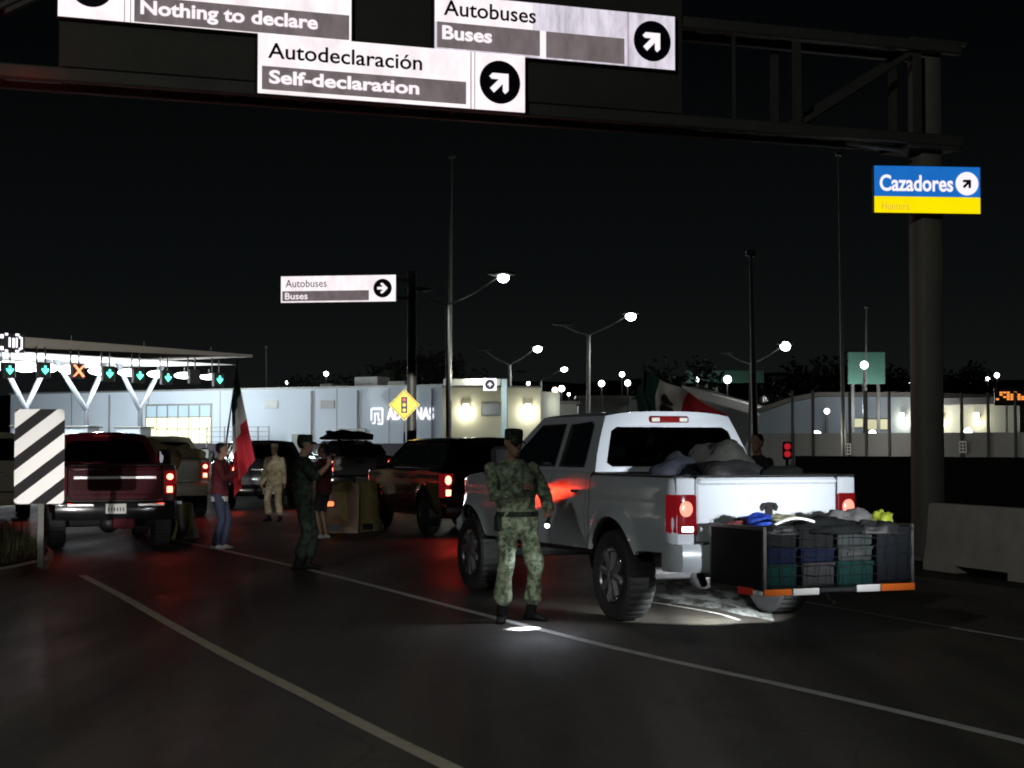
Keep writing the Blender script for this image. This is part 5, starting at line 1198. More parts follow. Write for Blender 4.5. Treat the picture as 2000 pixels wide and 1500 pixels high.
def person(label, loc, rz, h=1.75, pelvis=(0, 0, .965), lean=(0, 0), hands=None, poles=None, feet=None, kneepole=(0, 1, .1), yaw=0, pitch=0, top='cloth_black', pants='jean', shoes='boot',
           hat=None, hatm=None, sleeve=1.0, bloused=False, vox=.013, grip=.6, wr=.008, parka=0.0, group=None, belt=None, handdir=None, short_legs=False, build=1.0):
    """faces local +Y; x is the person's right"""
    k = h / 1.75
    root = empty('person', label, 'person', loc, rz, group)
    V = lambda *a: Vector(a) * k
    pel = V(*pelvis); lx, ly = lean
    ch = pel + V(lx * .7, ly * .7, .36); nk = pel + V(lx, ly, .555); hc = nk + V(0, .025, .155)
    feet = feet or {'L': (-.11, 0, 0), 'R': (.11, 0, 0)}
    hands = hands or {'L': (-.27, .06, .86), 'R': (.27, .06, .86)}; poles = poles or {}
    J = {}
    for s_, n_ in ((-1, 'L'), (1, 'R')):
        hip = pel + V(s_ * .095, 0, -.03); fx, fy, fyaw = feet[n_][:3]; fz = feet[n_][3] if len(feet[n_]) > 3 else 0
        ank = V(fx, fy, .09 + fz); kn, ank = ik(hip, ank, .44 * k, .43 * k, Vector(kneepole) + Vector((s_ * .25, 0, 0)))
        sh = nk + V(s_ * .185 * build, -.005, -.085); wr_ = V(*hands[n_]); el, wr_ = ik(sh, wr_, .29 * k, .265 * k, Vector(poles.get(n_, (s_ * .5, -1, -.3))))
        J[n_] = (hip, kn, ank, fyaw, sh, el, wr_)
    B = build
    def torso(mb, g, z0=-.05):
        ax = lambda t: pel + (nk - pel) * t
        for_ = [(-.16, .125, .095), (-.06, .165, .115), (.08, .165, .112), (.25, .150, .105), (.45, .165, .118), (.62, .182, .125), (.78, .19, .118), (.88, .165, .098), (.95, .10, .075), (1.0, .062, .062)]
        mb.loft([eli(ax(t) + V(0, .006 if .4 < t < .8 else 0, 0), (rx * B + g) * k, (ry * B + g) * k) for t, rx, ry in for_ if t >= z0])
    # --- body: one continuous skin (head, neck, trunk, arms, palms, legs)
    mb = MB(); torso(mb, -.022)
    Rm = Matrix.Rotation(yaw, 3, 'Z') @ Matrix.Rotation(pitch, 3, 'X')
    hv = lambda x, y, z: hc + Rm @ (Vector((x, y, z)) * k)
    mb.tube([nk + V(0, -.012, -.05), nk + V(0, 0, .03), hv(0, -.01, -.06)], [.062 * k, .057 * k, .055 * k], 12)
    prof = [(-.118, .022, .020, .052), (-.105, .040, .040, .042), (-.075, .056, .062, .022), (-.04, .066, .078, .010), (0, .073, .088, .0), (.04, .077, .095, -.006), (.075, .073, .092, -.012), (.105, .056, .07, -.014), (.122, .028, .036, -.014)]
    mb.loft([[hv(rx * math.cos(t), oy + ry * math.sin(t), z) for t in [2 * math.pi * i / 16 for i in range(16)]] for z, rx, ry, oy in prof])
    mb.tube([hv(0, .082, .028), hv(0, .100, -.005), hv(0, .106, -.028), hv(0, .088, -.038)], [.010 * k, .012 * k, .017 * k, .010 * k], 8)      # nose
    mb.tube([hv(-.045, .076, .036), hv(0, .088, .040), hv(.045, .076, .036)], .012 * k, 8)                                              # brow
    mb.tube([hv(-.024, .080, -.070), hv(0, .089, -.070), hv(.024, .080, -.070)], .009 * k, 8)                                            # lips
    for s_ in (-1, 1): mb.tube([hv(s_ * .074, .0, .03), hv(s_ * .083, -.012, .01), hv(s_ * .076, .0, -.025)], [.013 * k, .015 * k, .010 * k], 8)   # ears
    fing = MB()
    for s_, n_ in ((-1, 'L'), (1, 'R')):
        hip, kn, ank, fyaw, sh, el, wr_ = J[n_]
        mb.tube([sh, sh.lerp(el, .4), el, el.lerp(wr_, .35), wr_], [.045 * k, .044 * k, .036 * k, .038 * k, .026 * k], 12, dome=True)
        mb.tube([hip, hip.lerp(kn, .5), kn, kn.lerp(ank, .35), ank], [.072 * k, .065 * k, .048 * k, .046 * k, .032 * k], 12, dome=True)
        fd = (wr_ - el).normalized()
        if handdir and n_ in handdir: fd = Vector(handdir[n_]).normalized()
        inn = Vector((-s_, .35, 0)); inn = (inn - fd * inn.dot(fd)).normalized(); sd = fd.cross(inn)
        if sd.dot(Vector((0, 1, .2))) < 0: sd = -sd                    # sd points to the thumb side
        pc = wr_ + fd * .05 * k
        mb.loft([[wr_ + fd * t * k + sd * (w * math.cos(a)) * k + inn * (th * math.sin(a)) * k for a in [2 * math.pi * j / 12 for j in range(12)]] for t, w, th in ((-.01, .022, .020), (.02, .034, .017), (.055, .042, .016), (.088, .040, .013), (.096, .03, .009))])
        for q, (off, ln) in enumerate(((.030, .068), (.010, .078), (-.011, .072), (-.031, .056))):
            b0 = wr_ + (fd * .082 + sd * off) * k; g = grip if isinstance(grip, (int, float)) else grip[n_]
            pts = [b0]; ang = .15 * g; 
            for seg in (.45, .32, .23):
                ang += g * (.85 + .06 * q); pts.append(pts[-1] + (fd * math.cos(ang) + inn * math.sin(ang)) * ln * seg * k)
            fing.tube(pts, [.0095 * k, .009 * k, .008 * k, .006 * k], 7, dome=True)
        t0 = wr_ + (fd * .025 + sd * .03) * k; t1 = t0 + (fd * .6 + sd * .7 + inn * .25).normalized() * .038 * k; t2 = t1 + (fd * .9 + sd * .1 + inn * .5 * (.4 + grip if isinstance(grip, (int, float)) else 1)).normalized() * .034 * k
        fing.tube([t0, t1, t2], [.013 * k, .011 * k, .008 * k], 7, dome=True)
    body = remesh(mb, vox * .8, 2); body.add(fing.v, fing.f)
    bo = body.build('body', 'skin', root, 80)
    # eyes: small dark set-in shapes
    mb = MB()
    for s_ in (-1, 1): mb.ell(hv(s_ * .031, .080, .015), (.014 * k, .008 * k, .007 * k), 8, 6)
    mb.build('eyes', 'hair', root)
    # --- clothing
    mb = MB(); torso(mb, .012 + parka, -.1)
    lowz = pel + V(0, 0, -.10 - parka)
    mb.loft([eli(lowz, (.165 * B + parka) * k, (.12 * B + parka) * k), eli(pel + V(0, 0, .06), (.172 * B + parka) * k, (.125 * B + parka) * k)])
    for n_ in 'LR':
        hip, kn, ank, fyaw, sh, el, wr_ = J[n_]; g = .014 + parka * .6
        if sleeve >= 1: pts, rd = [sh, sh.lerp(el, .45), el, el.lerp(wr_, .4), el.lerp(wr_, .93)], [.058, .058, .052, .05, .042]
        else: pts, rd = [sh, sh.lerp(el, .4), sh.lerp(el, sleeve)], [.058, .060, .062]
        mb.tube(pts, [(q + g * .5) * k for q in rd], 12, dome=True)
    jk = remesh(mb, vox, 3, wr, 8, loc[0] * 3 + 1, .8)
    jk.build('jacket' if sleeve >= 1 else 'shirt', top, root, 80)
    if belt:
        mb = MB(); mb.loft([eli(pel + V(0, 0, z), (.186 * B) * k, (.142 * B) * k, 24) for z in (.03, .032, .075, .077)]); mb.build('belt', belt, root)
    mb = MB()
    mb.loft([eli(pel + V(0, 0, z), rx * B * k, ry * B * k) for z, rx, ry in ((-.14, .12, .09), (-.07, .168, .125), (.02, .168, .122), (.10, .16, .115))])
    for n_ in 'LR':
        hip, kn, ank, fyaw, sh, el, wr_ = J[n_]
        if short_legs: pts, rd = [hip, hip.lerp(kn, .5), hip.lerp(kn, .95)], [.098, .09, .088]
        elif bloused: b = kn.lerp(ank, .70); pts, rd = [hip, hip.lerp(kn, .5), kn, kn.lerp(ank, .4), b, kn.lerp(ank, .80)], [.100, .094, .078, .078, .086, .055]
        else: pts, rd = [hip, hip.lerp(kn, .5), kn, kn.lerp(ank, .5), kn.lerp(ank, .99)], [.096, .086, .068, .064, .066]
        mb.tube(pts, [q * k for q in rd], 14, dome=not short_legs)
    remesh(mb, vox, 3, wr, 8, loc[0] * 2 + 9, .7).build('trousers', pants, root, 80)
    for n_ in 'LR':
        hip, kn, ank, fyaw, sh, el, wr_ = J[n_]; d = Vector((math.sin(fyaw), math.cos(fyaw), 0)); s2 = Vector((d.y, -d.x, 0)); g0 = Vector((ank.x, ank.y, ank.z - .09 * k))
        mb = MB(); prof = [(-.085, .028, .045), (-.06, .042, .07), (0, .044, .10), (.06, .046, .078), (.12, .052, .055), (.165, .045, .042), (.19, .02, .028)]
        mb.loft([[g0 + (d * y + s2 * (w * math.cos(a))) * k + Vector((0, 0, max(0, z * .5 + z * .5 * math.sin(a)) * k)) for a in [2 * math.pi * j / 12 for j in range(12)]] for y, w, z in prof])
        if shoes == 'boot': mb.tube([g0 + Vector((0, 0, .05 * k)) - d * .02 * k, ank.lerp(kn, .15), ank.lerp(kn, .42)], [.05 * k, .052 * k, .058 * k], 12)
        remesh(mb, .011, 2).build('boot' if shoes == 'boot' else 'shoe', shoes, root, 80)
    # --- headgear or hair
    if hat:
        mb = MB()
        hprof = [(.035, .080, .098), (.05, .083, .102), (.10, .084, .102), (.132, .080, .096), (.140, .05, .06)] if hat == 'patrol' else [(.035, .080, .098), (.07, .082, .10), (.11, .066, .082), (.132, .03, .04)]
        mb.loft([[hv(rx * math.cos(t), -.006 + ry * math.sin(t), z) for t in [2 * math.pi * i / 20 for i in range(20)]] for z, rx, ry in hprof])
        mb.loft([[hv(x * w, y, .052 - .03 * (abs(x) ** 2) - dz) for x in [q / 4 for q in range(-4, 5)]] for w, y, dz in ((.075, .075, 0), (.072, .115, .008), (.058, .15, .018))], closed=False)
        mb.loft([[hv(x * w, y, .046 - .03 * (abs(x) ** 2) - dz) for x in [q / 4 for q in range(-4, 5)]] for w, y, dz in ((.075, .075, 0), (.072, .115, .008), (.058, .15, .018))], closed=False)
        mb.build('cap', hatm or top, root, 60)
    mb = MB(); mb.loft([[hv(rx * math.cos(t) * 1.06, oy - .010 + ry * math.sin(t) * (1.05 if math.sin(t) < 0 else .92), z) for t in [2 * math.pi * i / 18 for i in range(18)]] for z, rx, ry, oy in ((-.045, .060, .064, -.012), (0, .072, .086, -.012), (.04, .077, .095, -.008), (.08, .074, .094, -.008), (.112, .058, .074, -.012), (.130, .028, .038, -.014))])
    # cut the hair back from the face
    keep = [i for i, v in enumerate(mb.v)]
    if hat: mb.v = [tuple(hc + (Vector(v) - hc) * .985) for v in mb.v]
    mb.build('hair', 'hair', root, 70)
    return root, J

# main soldier: facing the camera, legs apart, flashlight held low in his left hand
sp = G(1010, 1214); sp.z = 0
sold, JJ = person('soldier in camouflage lighting the road with a flashlight beside the white pickup', (sp.x, sp.y, 0), math.pi + R(20), 1.80, pelvis=(.0, 0, .95), lean=(.05, .02),
    hands={'L': (-.22, .25, 1.06), 'R': (.06, .27, 1.26)}, poles={'L': (-.6, -1, -.4), 'R': (1, -.4, -.5)}, feet={'L': (-.17, -.08, -.5), 'R': (.17, .04, .4)}, kneepole=(0, 1, .1),
    yaw=R(4), pitch=R(-4), top='camo', pants='camo', shoes='boot', hat='patrol', hatm='camo_dark', bloused=True, vox=.0115, grip={'L': 1.25, 'R': 1.0}, wr=.022, belt='camo_dark', handdir={'L': (.1, .5, -1)}, build=1.10, parka=.012)
mb = MB(); mb.box((.20, .02, .95), (.05, .12, .16), bev=.015); mb.build('belt_pouch', 'camo_dark', sold)
wl_ = JJ['L'][6]
m4 = Matrix.Translation((sp.x, sp.y, 0)) @ Matrix.Rotation(math.pi + R(20), 4, 'Z')
hp = m4 @ (wl_ + Vector((.01, .04, -.075)))
tgt = G(1022, 1228); tgt.z = 0
dirn = (tgt - hp).normalized()
fl_ = empty('flashlight', 'small lit flashlight held in the left hand of the soldier by the white pickup', 'flashlight', hp, 0)
mb = MB(); mb.tube([-dirn * .075, dirn * .04, dirn * .05, dirn * .085], [.015, .015, .022, .024], 14); mb.build('barrel', 'black', fl_, 40)
mb = MB(); mb.ell(-dirn * .0 + dirn * .094, (.024, .024, .024), 12, 8); mb.build('lens', 'lamp_lens_white', fl_)
lamp('flashlight_beam', 'SPOT', dirn * .13, 1500, (.80, .86, 1), .012, dirn * 2, R(20), .9, parent=fl_)
lamp('flashlight_beam', 'SPOT', dirn * .13, 26, (.80, .86, 1), .012, dirn * 2, R(120), .9, parent=fl_)

# second soldier, in profile, raising a phone
sp = G(592, 1112); sp.z = 0
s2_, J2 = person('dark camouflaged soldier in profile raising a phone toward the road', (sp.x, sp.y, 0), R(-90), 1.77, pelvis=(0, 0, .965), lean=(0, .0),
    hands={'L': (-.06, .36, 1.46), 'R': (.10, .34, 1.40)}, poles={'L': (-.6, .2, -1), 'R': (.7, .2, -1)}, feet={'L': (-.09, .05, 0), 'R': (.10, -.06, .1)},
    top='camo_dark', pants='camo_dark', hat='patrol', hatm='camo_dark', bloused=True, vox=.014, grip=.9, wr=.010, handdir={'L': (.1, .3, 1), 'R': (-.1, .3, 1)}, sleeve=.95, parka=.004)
ph = Matrix.Translation((sp.x, sp.y, 0)) @ Matrix.Rotation(R(-90), 4, 'Z') @ ((J2['L'][6] + J2['R'][6]) / 2 + Vector((0, .03, .09)))
mb = MB(); mb.box((0, 0, 0), (.012, .15, .075), bev=.006); q = mb.build('phone', 'black', None, loc=ph); tag(q, 'small dark phone held up by the soldier in profile', 'phone')

# man with the flag
sp = G(428, 1072); sp.z = 0
fm, J3 = person('man in red jacket, blue jeans and white shoes holding a tall flag', (sp.x, sp.y, 0), R(-95), 1.68, pelvis=(0, 0, .962), lean=(0, .02), hands={'L': (-.12, .30, 1.12), 'R': (.10, .32, 1.30)}, poles={'L': (-.8, -.4, -1), 'R': (.8, -.4, -1)},
    feet={'L': (-.08, .05, .1), 'R': (.10, -.05, -.1)}, top='cloth_red', pants='jean', shoes='shoe', vox=.016, grip=1.3, wr=.010, parka=.018)
mb = MB(); pz = .83 * 1.68 / 1.75
mb.loft([eli((0, 0, z), r1, r2, 20) for z, r1, r2 in ((pz - .02, .175, .135), (pz + .06, .18, .14))]); mb.build('shirt_hem', 'cloth_white', fm)
def flag_sheet(nu, nv, fn, root, bands, nm='flag_cloth', th=(1 / 3, 2 / 3)):
    """cloth grid; band index from fn's second output"""
    mb = MB(); vs = []; 
    for j in range(nv + 1):
        for i in range(nu + 1): vs.append(fn(i / nu, j / nv))
    fs = []; mi = []
    for j in range(nv):
        for i in range(nu):
            a = j * (nu + 1) + i; fs.append((a, a + 1, a + nu + 2, a + nu + 1)); u = (i + .5) / nu; mi.append(0 if u < th[0] else 1 if u < th[1] else 2)
    mb.add(vs, fs); mb.mi = mi
    return mb.build(nm, bands, root, 80, fix=False)
Yf = sp.y - .05
pb = P(425, 985, Yf); ptp = P(464, 705, Yf + .1)
fr_ = empty('flag', 'green, white and red flag hanging limp from a pole held by the man in red', 'flag', (sp.x, Yf, 0), 0)
lo = Vector((sp.x, Yf, 0))
mb = MB(); mb.tube([pb - lo, ptp - lo], [.016, .012], 8); mb.ell(ptp - lo, (.022, .022, .03), 8, 6); mb.build('pole', 'steel_dark', fr_)
h0 = P(463, 716, Yf + .1) - lo; h1 = P(452, 800, Yf + .05) - lo
def fcl(u, v):
    # u: hoist->fly, v: top->bottom. The sheet falls nearly straight down in gathered folds
    hoist = h0.lerp(h1, v * .9)
    tipx = P(456 + 36 * (1 - v), 978 - 80 * (1 - v), Yf) - lo
    p = hoist.lerp(tipx, u ** .9)
    sag = math.sin(math.pi * u) * .05
    fold = math.sin(v * 17 + u * 2.2) * .06 * min(1, u * 2.5) + math.sin(v * 8 + 1) * .05 * u
    return p + Vector((fold * .40 + sag * (v - .4), fold + .04 * math.sin(v * 11), -.02 * math.sin(v * 14) * u))
flag_sheet(48, 40, fcl, fr_, ['flag_green', 'flag_white', 'flag_red'], th=(.2, .5))

# tan soldier further back
sp = G(536, 1018); sp.z = 0
person('soldier in pale tan uniform standing between the cars', (sp.x, sp.y, 0), math.pi - R(20), 1.66, hands={'L': (-.29, .04, .82), 'R': (.28, .10, .85)}, feet={'L': (-.17, .05, -.3), 'R': (.17, -.04, .3)}, top='camo_tan', pants='camo_tan', hat='patrol', hatm='camo_tan', bloused=True, vox=.018, wr=.012, parka=.02)
# person in dark red behind the second soldier
sp = G(632, 1052); sp.z = 0
person('person in dark red shirt and shorts standing behind the phone raising soldier', (sp.x, sp.y, 0), R(70), 1.66, hands={'L': (-.10, .30, 1.38), 'R': (.12, .28, 1.1)}, poles={'L': (-.7, .2, -1), 'R': (.7, .2, -1)}, top='cloth_maroon', pants='cloth_black', shoes='shoe', sleeve=.6, vox=.018, wr=.010, parka=.02, short_legs=True, yaw=R(15))
# man beyond the pickup bed
p_ = P(1480, 868, 23.5)
person('man in black printed t-shirt standing beyond the pickup bed', (p_.x, 23.5, 0), math.pi - R(50), 1.79, top='cloth_black', pants='cloth_black', shoes='boot', sleeve=.6, vox=.016, wr=.008, yaw=R(10))

# ================================================================== LOADED REAR CARRIER
def tl(x, y, z=0): return TRUCK_O + TF * x - TR * y + Vector((0, 0, z))
CA = TRUCK_A + math.pi / 2          # same local axes as the truck: x forward, y left
car = empty('cargo_carrier', 'black hitch cargo carrier with reflective tape, piled with boxes behind the white pickup', 'cargo carrier', tl(-1.95, -.03), CA)
HX, HY = .47, .76                  # half length along the truck, half width
mb = MB(); mb.box((0, 0, .45), (HX * 2, HY * 2, .05), bev=.01)
mb.build('tray', 'plastic_dark', car)
mb = MB()
for sx_ in (-1, 1):
    for sy_ in (-1, 1): mb.box((sx_ * (HX - .015), sy_ * (HY - .015), .72), (.03, .03, .56))
for z in (.985,):
    mb.box((HX - .015, 0, z), (.03, HY * 2 - .06, .03)); [mb.box((0, q * (HY - .015), z), (HX * 2 - .06, .03, .03)) for q in (-1, 1)]
mb.build('frame', 'steel_dark', car)
mb = MB(); mb.box((0, HY - .004, .72), (HX * 2 - .07, .012, .50)); mb.build('side_panel', 'mesh_panel', car)
mb = MB(); mb.box((0, -HY + .004, .72), (HX * 2 - .07, .012, .50)); mb.build('side_panel', 'mesh_panel', car)
def strip(x0, y0, x1, y1, z0, z1, m, nm='reflective_strip'):
    d = Vector((x1 - x0, y1 - y0, 0)); mb = MB(); mb.box(((x0 + x1) / 2, (y0 + y1) / 2, (z0 + z1) / 2), (d.length, .012, z1 - z0), rz=math.atan2(d.y, d.x), bev=.003); return mb.build(nm, m, car)
M['strip_amber'] = mat('strip_amber', (.85, .17, .01), .4)
rx_ = -HX - .008
strip(rx_, HY, rx_, HY - .27, .415, .472, 'strip_amber'); strip(rx_, HY - .285, rx_, HY - .54, .415, .472, 'strip_white')
strip(rx_, -HY + .60, rx_, -HY + .36, .425, .487, 'strip_white'); strip(rx_, -HY + .35, rx_, -HY - .0, .425, .487, 'strip_amber')
strip(-.05, HY + .008, -.30, HY + .008, .41, .47, 'strip_red'); strip(-.31, HY + .008, -.38, HY + .008, .42, .455, 'strip_white'); strip(-.40, HY + .008, -.46, HY + .008, .42, .455, 'strip_white')
mb = MB(); mb.box((HX + .12, 0, .46), (.32, .07, .07)); mb.build('hitch_tube', 'black', car)
mb = MB(); [mb.tube([(-HX + .1, q, .43), (-HX + .02, q, .36), (-HX - .05, q, .35)], .02, 6) for q in (.1,)]; mb.build('safety_hook', 'black', car)

CM = Matrix.Translation(tl(-1.95, -.03)) @ Matrix.Rotation(CA, 4, 'Z')
def crate(label, x, y, z, d, m, lid=True, group='boxes stacked on the rear carrier', slot=False, name='crate'):
    p = CM @ Vector((x + .03 * noise.noise((x * 9, y * 9, z * 9)), y, z)); r = empty(name, label, 'crate' if name == 'crate' else 'box', p, CA + R(5) * noise.noise((y * 7.3, z * 9.1, 1)), group)
    mb = MB(); mb.box((0, 0, d[2] / 2), (d[0] * .97, d[1] * .95, d[2]), bev=.012, taper=1.03)
    for q in (-.32, 0, .32): mb.box((-d[0] / 2 + .012, q * d[1], d[2] * .45), (.012, .012, d[2] * .7))
    mb.build('body', m, r)
    mb = MB(); mb.box((0, 0, d[2] - .012), (d[0] + .012, d[1], .03), bev=.006); mb.build('rim', m, r)
    if slot: mb = MB(); mb.box((-d[0] / 2 - .004, 0, d[2] * .5), (.012, d[1] * .5, d[2] * .25)); mb.build('hand_slot', 'black', r)
    return r
def col_y(u): # rear face column from picture x
    d = ray(u, 1100); n_ = TF; oo = tl(-2.40, 0); t = (oo - Vector((0, 0, CAMZ))).dot(n_) / d.dot(n_); p = Vector((0, 0, CAMZ)) + d * t; return -(p - tl(-1.95, -.03)).dot(TR)
xr0 = -HX + .24
cols = [(1499, 1558), (1564, 1632), (1637, 1708), (1713, 1783)]
cyw = [((col_y(a_) + col_y(b_)) / 2, abs(col_y(a_) - col_y(b_))) for a_, b_ in cols]
mk('crate_slate', (.008, .010, .013), .9, spec=.12, var=.15); mk('crate_charcoal', (.007, .008, .008), .9, spec=.12, var=.2, vscale=5)
y_, w_ = cyw[0]; crate('teal crate at the bottom of the carrier stack by its left corner', xr0, y_, .476, (.44, w_, .20), 'crate_teal'); crate('dark blue crate between teal crate and charcoal bin, left carrier stack', xr0, y_, .678, (.44, w_, .14), 'crate_blue'); crate('charcoal bin on top of the left carrier stack', xr0, y_, .820, (.44, w_, .165), 'crate_charcoal')
y_, w_ = cyw[1]; crate('black bin at the bottom of the second carrier stack', xr0, y_, .476, (.44, w_, .21), 'plastic_dark'); crate('blue bin above the black bin in the second carrier stack', xr0, y_, .688, (.44, w_, .12), 'crate_blue'); crate('dark grey bin on top of the second carrier stack', xr0, y_, .810, (.44, w_, .18), 'crate_charcoal')
y_, w_ = cyw[2]; crate('teal crate under the pale grey boxes in the third carrier stack', xr0, y_, .476, (.44, w_, .21), 'crate_teal'); crate('grey slotted box in the middle of the third carrier stack', xr0, y_, .688, (.44, w_ * .94, .13), 'crate_grey', slot=True); crate('pale grey box on top of the third carrier stack', xr0, y_, .822, (.44, w_, .15), 'crate_grey')
y_, w_ = cyw[3]; crate('tall slate blue bin at the right end of the carrier', xr0, y_, .505, (.44, w_, .47), 'crate_slate')
def lump(name, label, cat, p, r, m, rz=0, seed=0, rough=.22, group=None, flat=.35):
    mb = MB(); n, k = 28, 16; mb.ell((0, 0, 0), (1, 1, 1), n, k)
    vs = []
    for v in mb.v:
        q = Vector(v); d = 1 + rough * noise.noise(q * 1.6 + Vector((seed, 0, 0))) + rough * .5 * noise.noise(q * 4 + Vector((0, seed, 0))) - rough * .35 * abs(noise.noise(q * 7 + Vector((0, 0, seed))))
        q = q * d; z = max(q.z, -flat); vs.append((q.x * r[0], q.y * r[1], (z + flat) * r[2] / (1 + flat)))
    mb.v = vs; o = mb.build(name, m, None, 180, loc=p); o.rotation_euler = (0, 0, rz); return tag(o, label, cat, group)
cl = lambda x, y, z: CM @ Vector((x, y, z))
lump('bag', 'bright blue bag on top of the carrier load', 'bag', cl(.12, .46, .99), (.15, .13, .10), 'bag_blue', CA, 1, .35)
lump('cloth_bundle', 'dark red cloth bundle on the carrier beside the blue bag', 'bundle', cl(.25, .60, .96), (.13, .12, .07), 'cloth_dark_red', CA, 2, .35)
lump('cloth_bundle', 'khaki cloth bundle on the carrier right of the blue bag', 'bundle', cl(.14, .22, .985), (.13, .15, .09), 'khaki', CA, 3, .4)
lump('sack', 'wide charcoal net sack over the middle of the carrier', 'sack', cl(-.30, .02, .93), (.26, .36, .13), 'crate_charcoal', CA, 4, .4)
lump('sack', 'pale grey cloth sack standing in the carrier load', 'sack', cl(.05, -.32, .975), (.13, .13, .14), 'cloth_grey', CA, 5, .4)
lump('sack', 'rounded grey sack at the right of the carrier load', 'sack', cl(.02, -.50, .99), (.14, .14, .14), 'cloth_grey', CA, 6, .25)
lump('vest', 'yellow green high visibility vest heaped on the carrier right corner', 'vest', cl(-.05, -.70, .985), (.11, .10, .11), 'hi_vis', CA, 7, .6)
lump('cloth_bundle', 'rumpled black cloth hanging over the rear right edge of the carrier', 'bundle', cl(-.40, -.42, .92), (.13, .22, .12), 'bag_dark', CA, 18, .5)
lump('cloth_bundle', 'rumpled dark cloth hanging over the rear left edge of the carrier', 'bundle', cl(-.40, .56, .93), (.12, .16, .09), 'bag_dark', CA, 19, .5)
lump('cloth_bundle', 'dark bundle along the front edge of the carrier', 'bundle', cl(.36, .36, .97), (.09, .24, .08), 'bag_dark', CA, 8, .35)
mb = MB(); pts = [cl(-.44, .66 - .06 * k, 1.0 + .05 * math.sin(math.pi * k / 7) + .005 * k) for k in range(8)]; mb.tube(pts, .012, 8); tag(mb.build('strap', 'strip_white'), 'white strap arched over the left rear edge of the carrier', 'strap')

# black cargo net stretched over the load
mb = MB(); rd = random.Random(9); nx_, nz_ = 12, 6
net = [[cl(-HX - .03 - .025 * noise.noise((i * .5, j * .5, 2)), -HY + .05 + (2 * HY - .1) * i / nx_ + .02 * noise.noise((i * .7, j * .7, 0)), .50 + .50 * j / nz_ + .02 * noise.noise((i * .6, j * .9, 5)) - .03 * math.sin(math.pi * i / nx_) * (j / nz_)) for i in range(nx_ + 1)] for j in range(nz_ + 1)]
for j in range(nz_ + 1): mb.tube(net[j], .0035, 4)
for i in range(nx_ + 1): mb.tube([net[j][i] for j in range(nz_ + 1)], .0035, 4)
tag(mb.build('cargo_net', 'black'), 'black cargo net stretched over the rear of the loaded carrier', 'net')
# load in the pickup bed
lump('duffel_bag', 'blue grey duffel bag in the pickup bed under the rear window', 'bag', tl(.06, .24, 1.19), (.30, .34, .40), 'bag_blue_grey', CA, 11, .3)
lump('tarp_bundle', 'tall grey tarp bundle filling the right of the pickup bed', 'bundle', tl(.05, -.24, 1.12), (.42, .40, .62), 'tarp', CA, 12, .18)
lump('duffel_bag', 'black bag in the pickup bed in front of the grey tarp bundle', 'bag', tl(-.62, -.02, 1.18), (.28, .40, .36), 'bag_dark', CA, 13, .25)
lump('duffel_bag', 'charcoal bag at the right corner of the pickup bed', 'bag', tl(-.80, -.42, 1.20), (.26, .28, .31), 'crate_charcoal', CA, 14, .3)
lump('cloth_bundle', 'small rumpled cloth bundle low in the bed beside the duffel bag', 'bundle', tl(-.35, .22, 1.20), (.22, .22, .22), 'bag_blue_grey', CA, 15, .45)

# second flag, behind the cab
Y2 = 22.6; fb = P(1252, 868, Y2); fb.z = 0
f2 = empty('flag', 'large dark green, white and red flag drooping behind the white pickup cab', 'flag', fb, 0)
tp = P(1256, 716, Y2) - fb
mb = MB(); mb.tube([(0, 0, 0), tp], [.018, .013], 8); mb.ell(tp, (.022, .022, .03), 8, 6); mb.build('pole', 'steel_dark', f2)
def fcl2(u, v):
    a0 = P(1254, 722, Y2) - fb; a1 = P(1240, 812, Y2) - fb; b0 = P(1425, 808, Y2) - fb; b1 = P(1330, 872, Y2) - fb; c0 = P(1312, 752, Y2) - fb; c1 = P(1290, 850, Y2) - fb
    q0 = a0 * (1 - u) ** 2 + (c0 * 2 - (a0 + b0) * .5) * (2 * u * (1 - u)) + b0 * u * u; q1 = a1 * (1 - u) ** 2 + (c1 * 2 - (a1 + b1) * .5) * (2 * u * (1 - u)) + b1 * u * u
    p = q0.lerp(q1, v); return p + Vector((.02 * math.sin(v * 9 + u * 5), .09 * math.sin(u * 9 + v * 4) + .05 * math.sin(u * 19 - v * 6), .02 * math.sin(u * 12)))
flag_sheet(40, 26, fcl2, f2, ['flag_green', 'flag_white', 'flag_red'])
mb = MB(); c_ = Vector(fcl2(.5, .42))
rd = random.Random(4)
for k in range(9): mb.ell(c_ + Vector((rd.uniform(-.07, .07), -.012, rd.uniform(-.12, .12))), (.055, .012, .06), 8, 6)
mb.v = [(x, y + (Vector(fcl2(min(1, max(0, .5 + (x - c_.x) * .9)), .42)).y - c_.y) - .03, z) for x, y, z in mb.v]; mb.build('emblem', 'emblem_brown', f2)

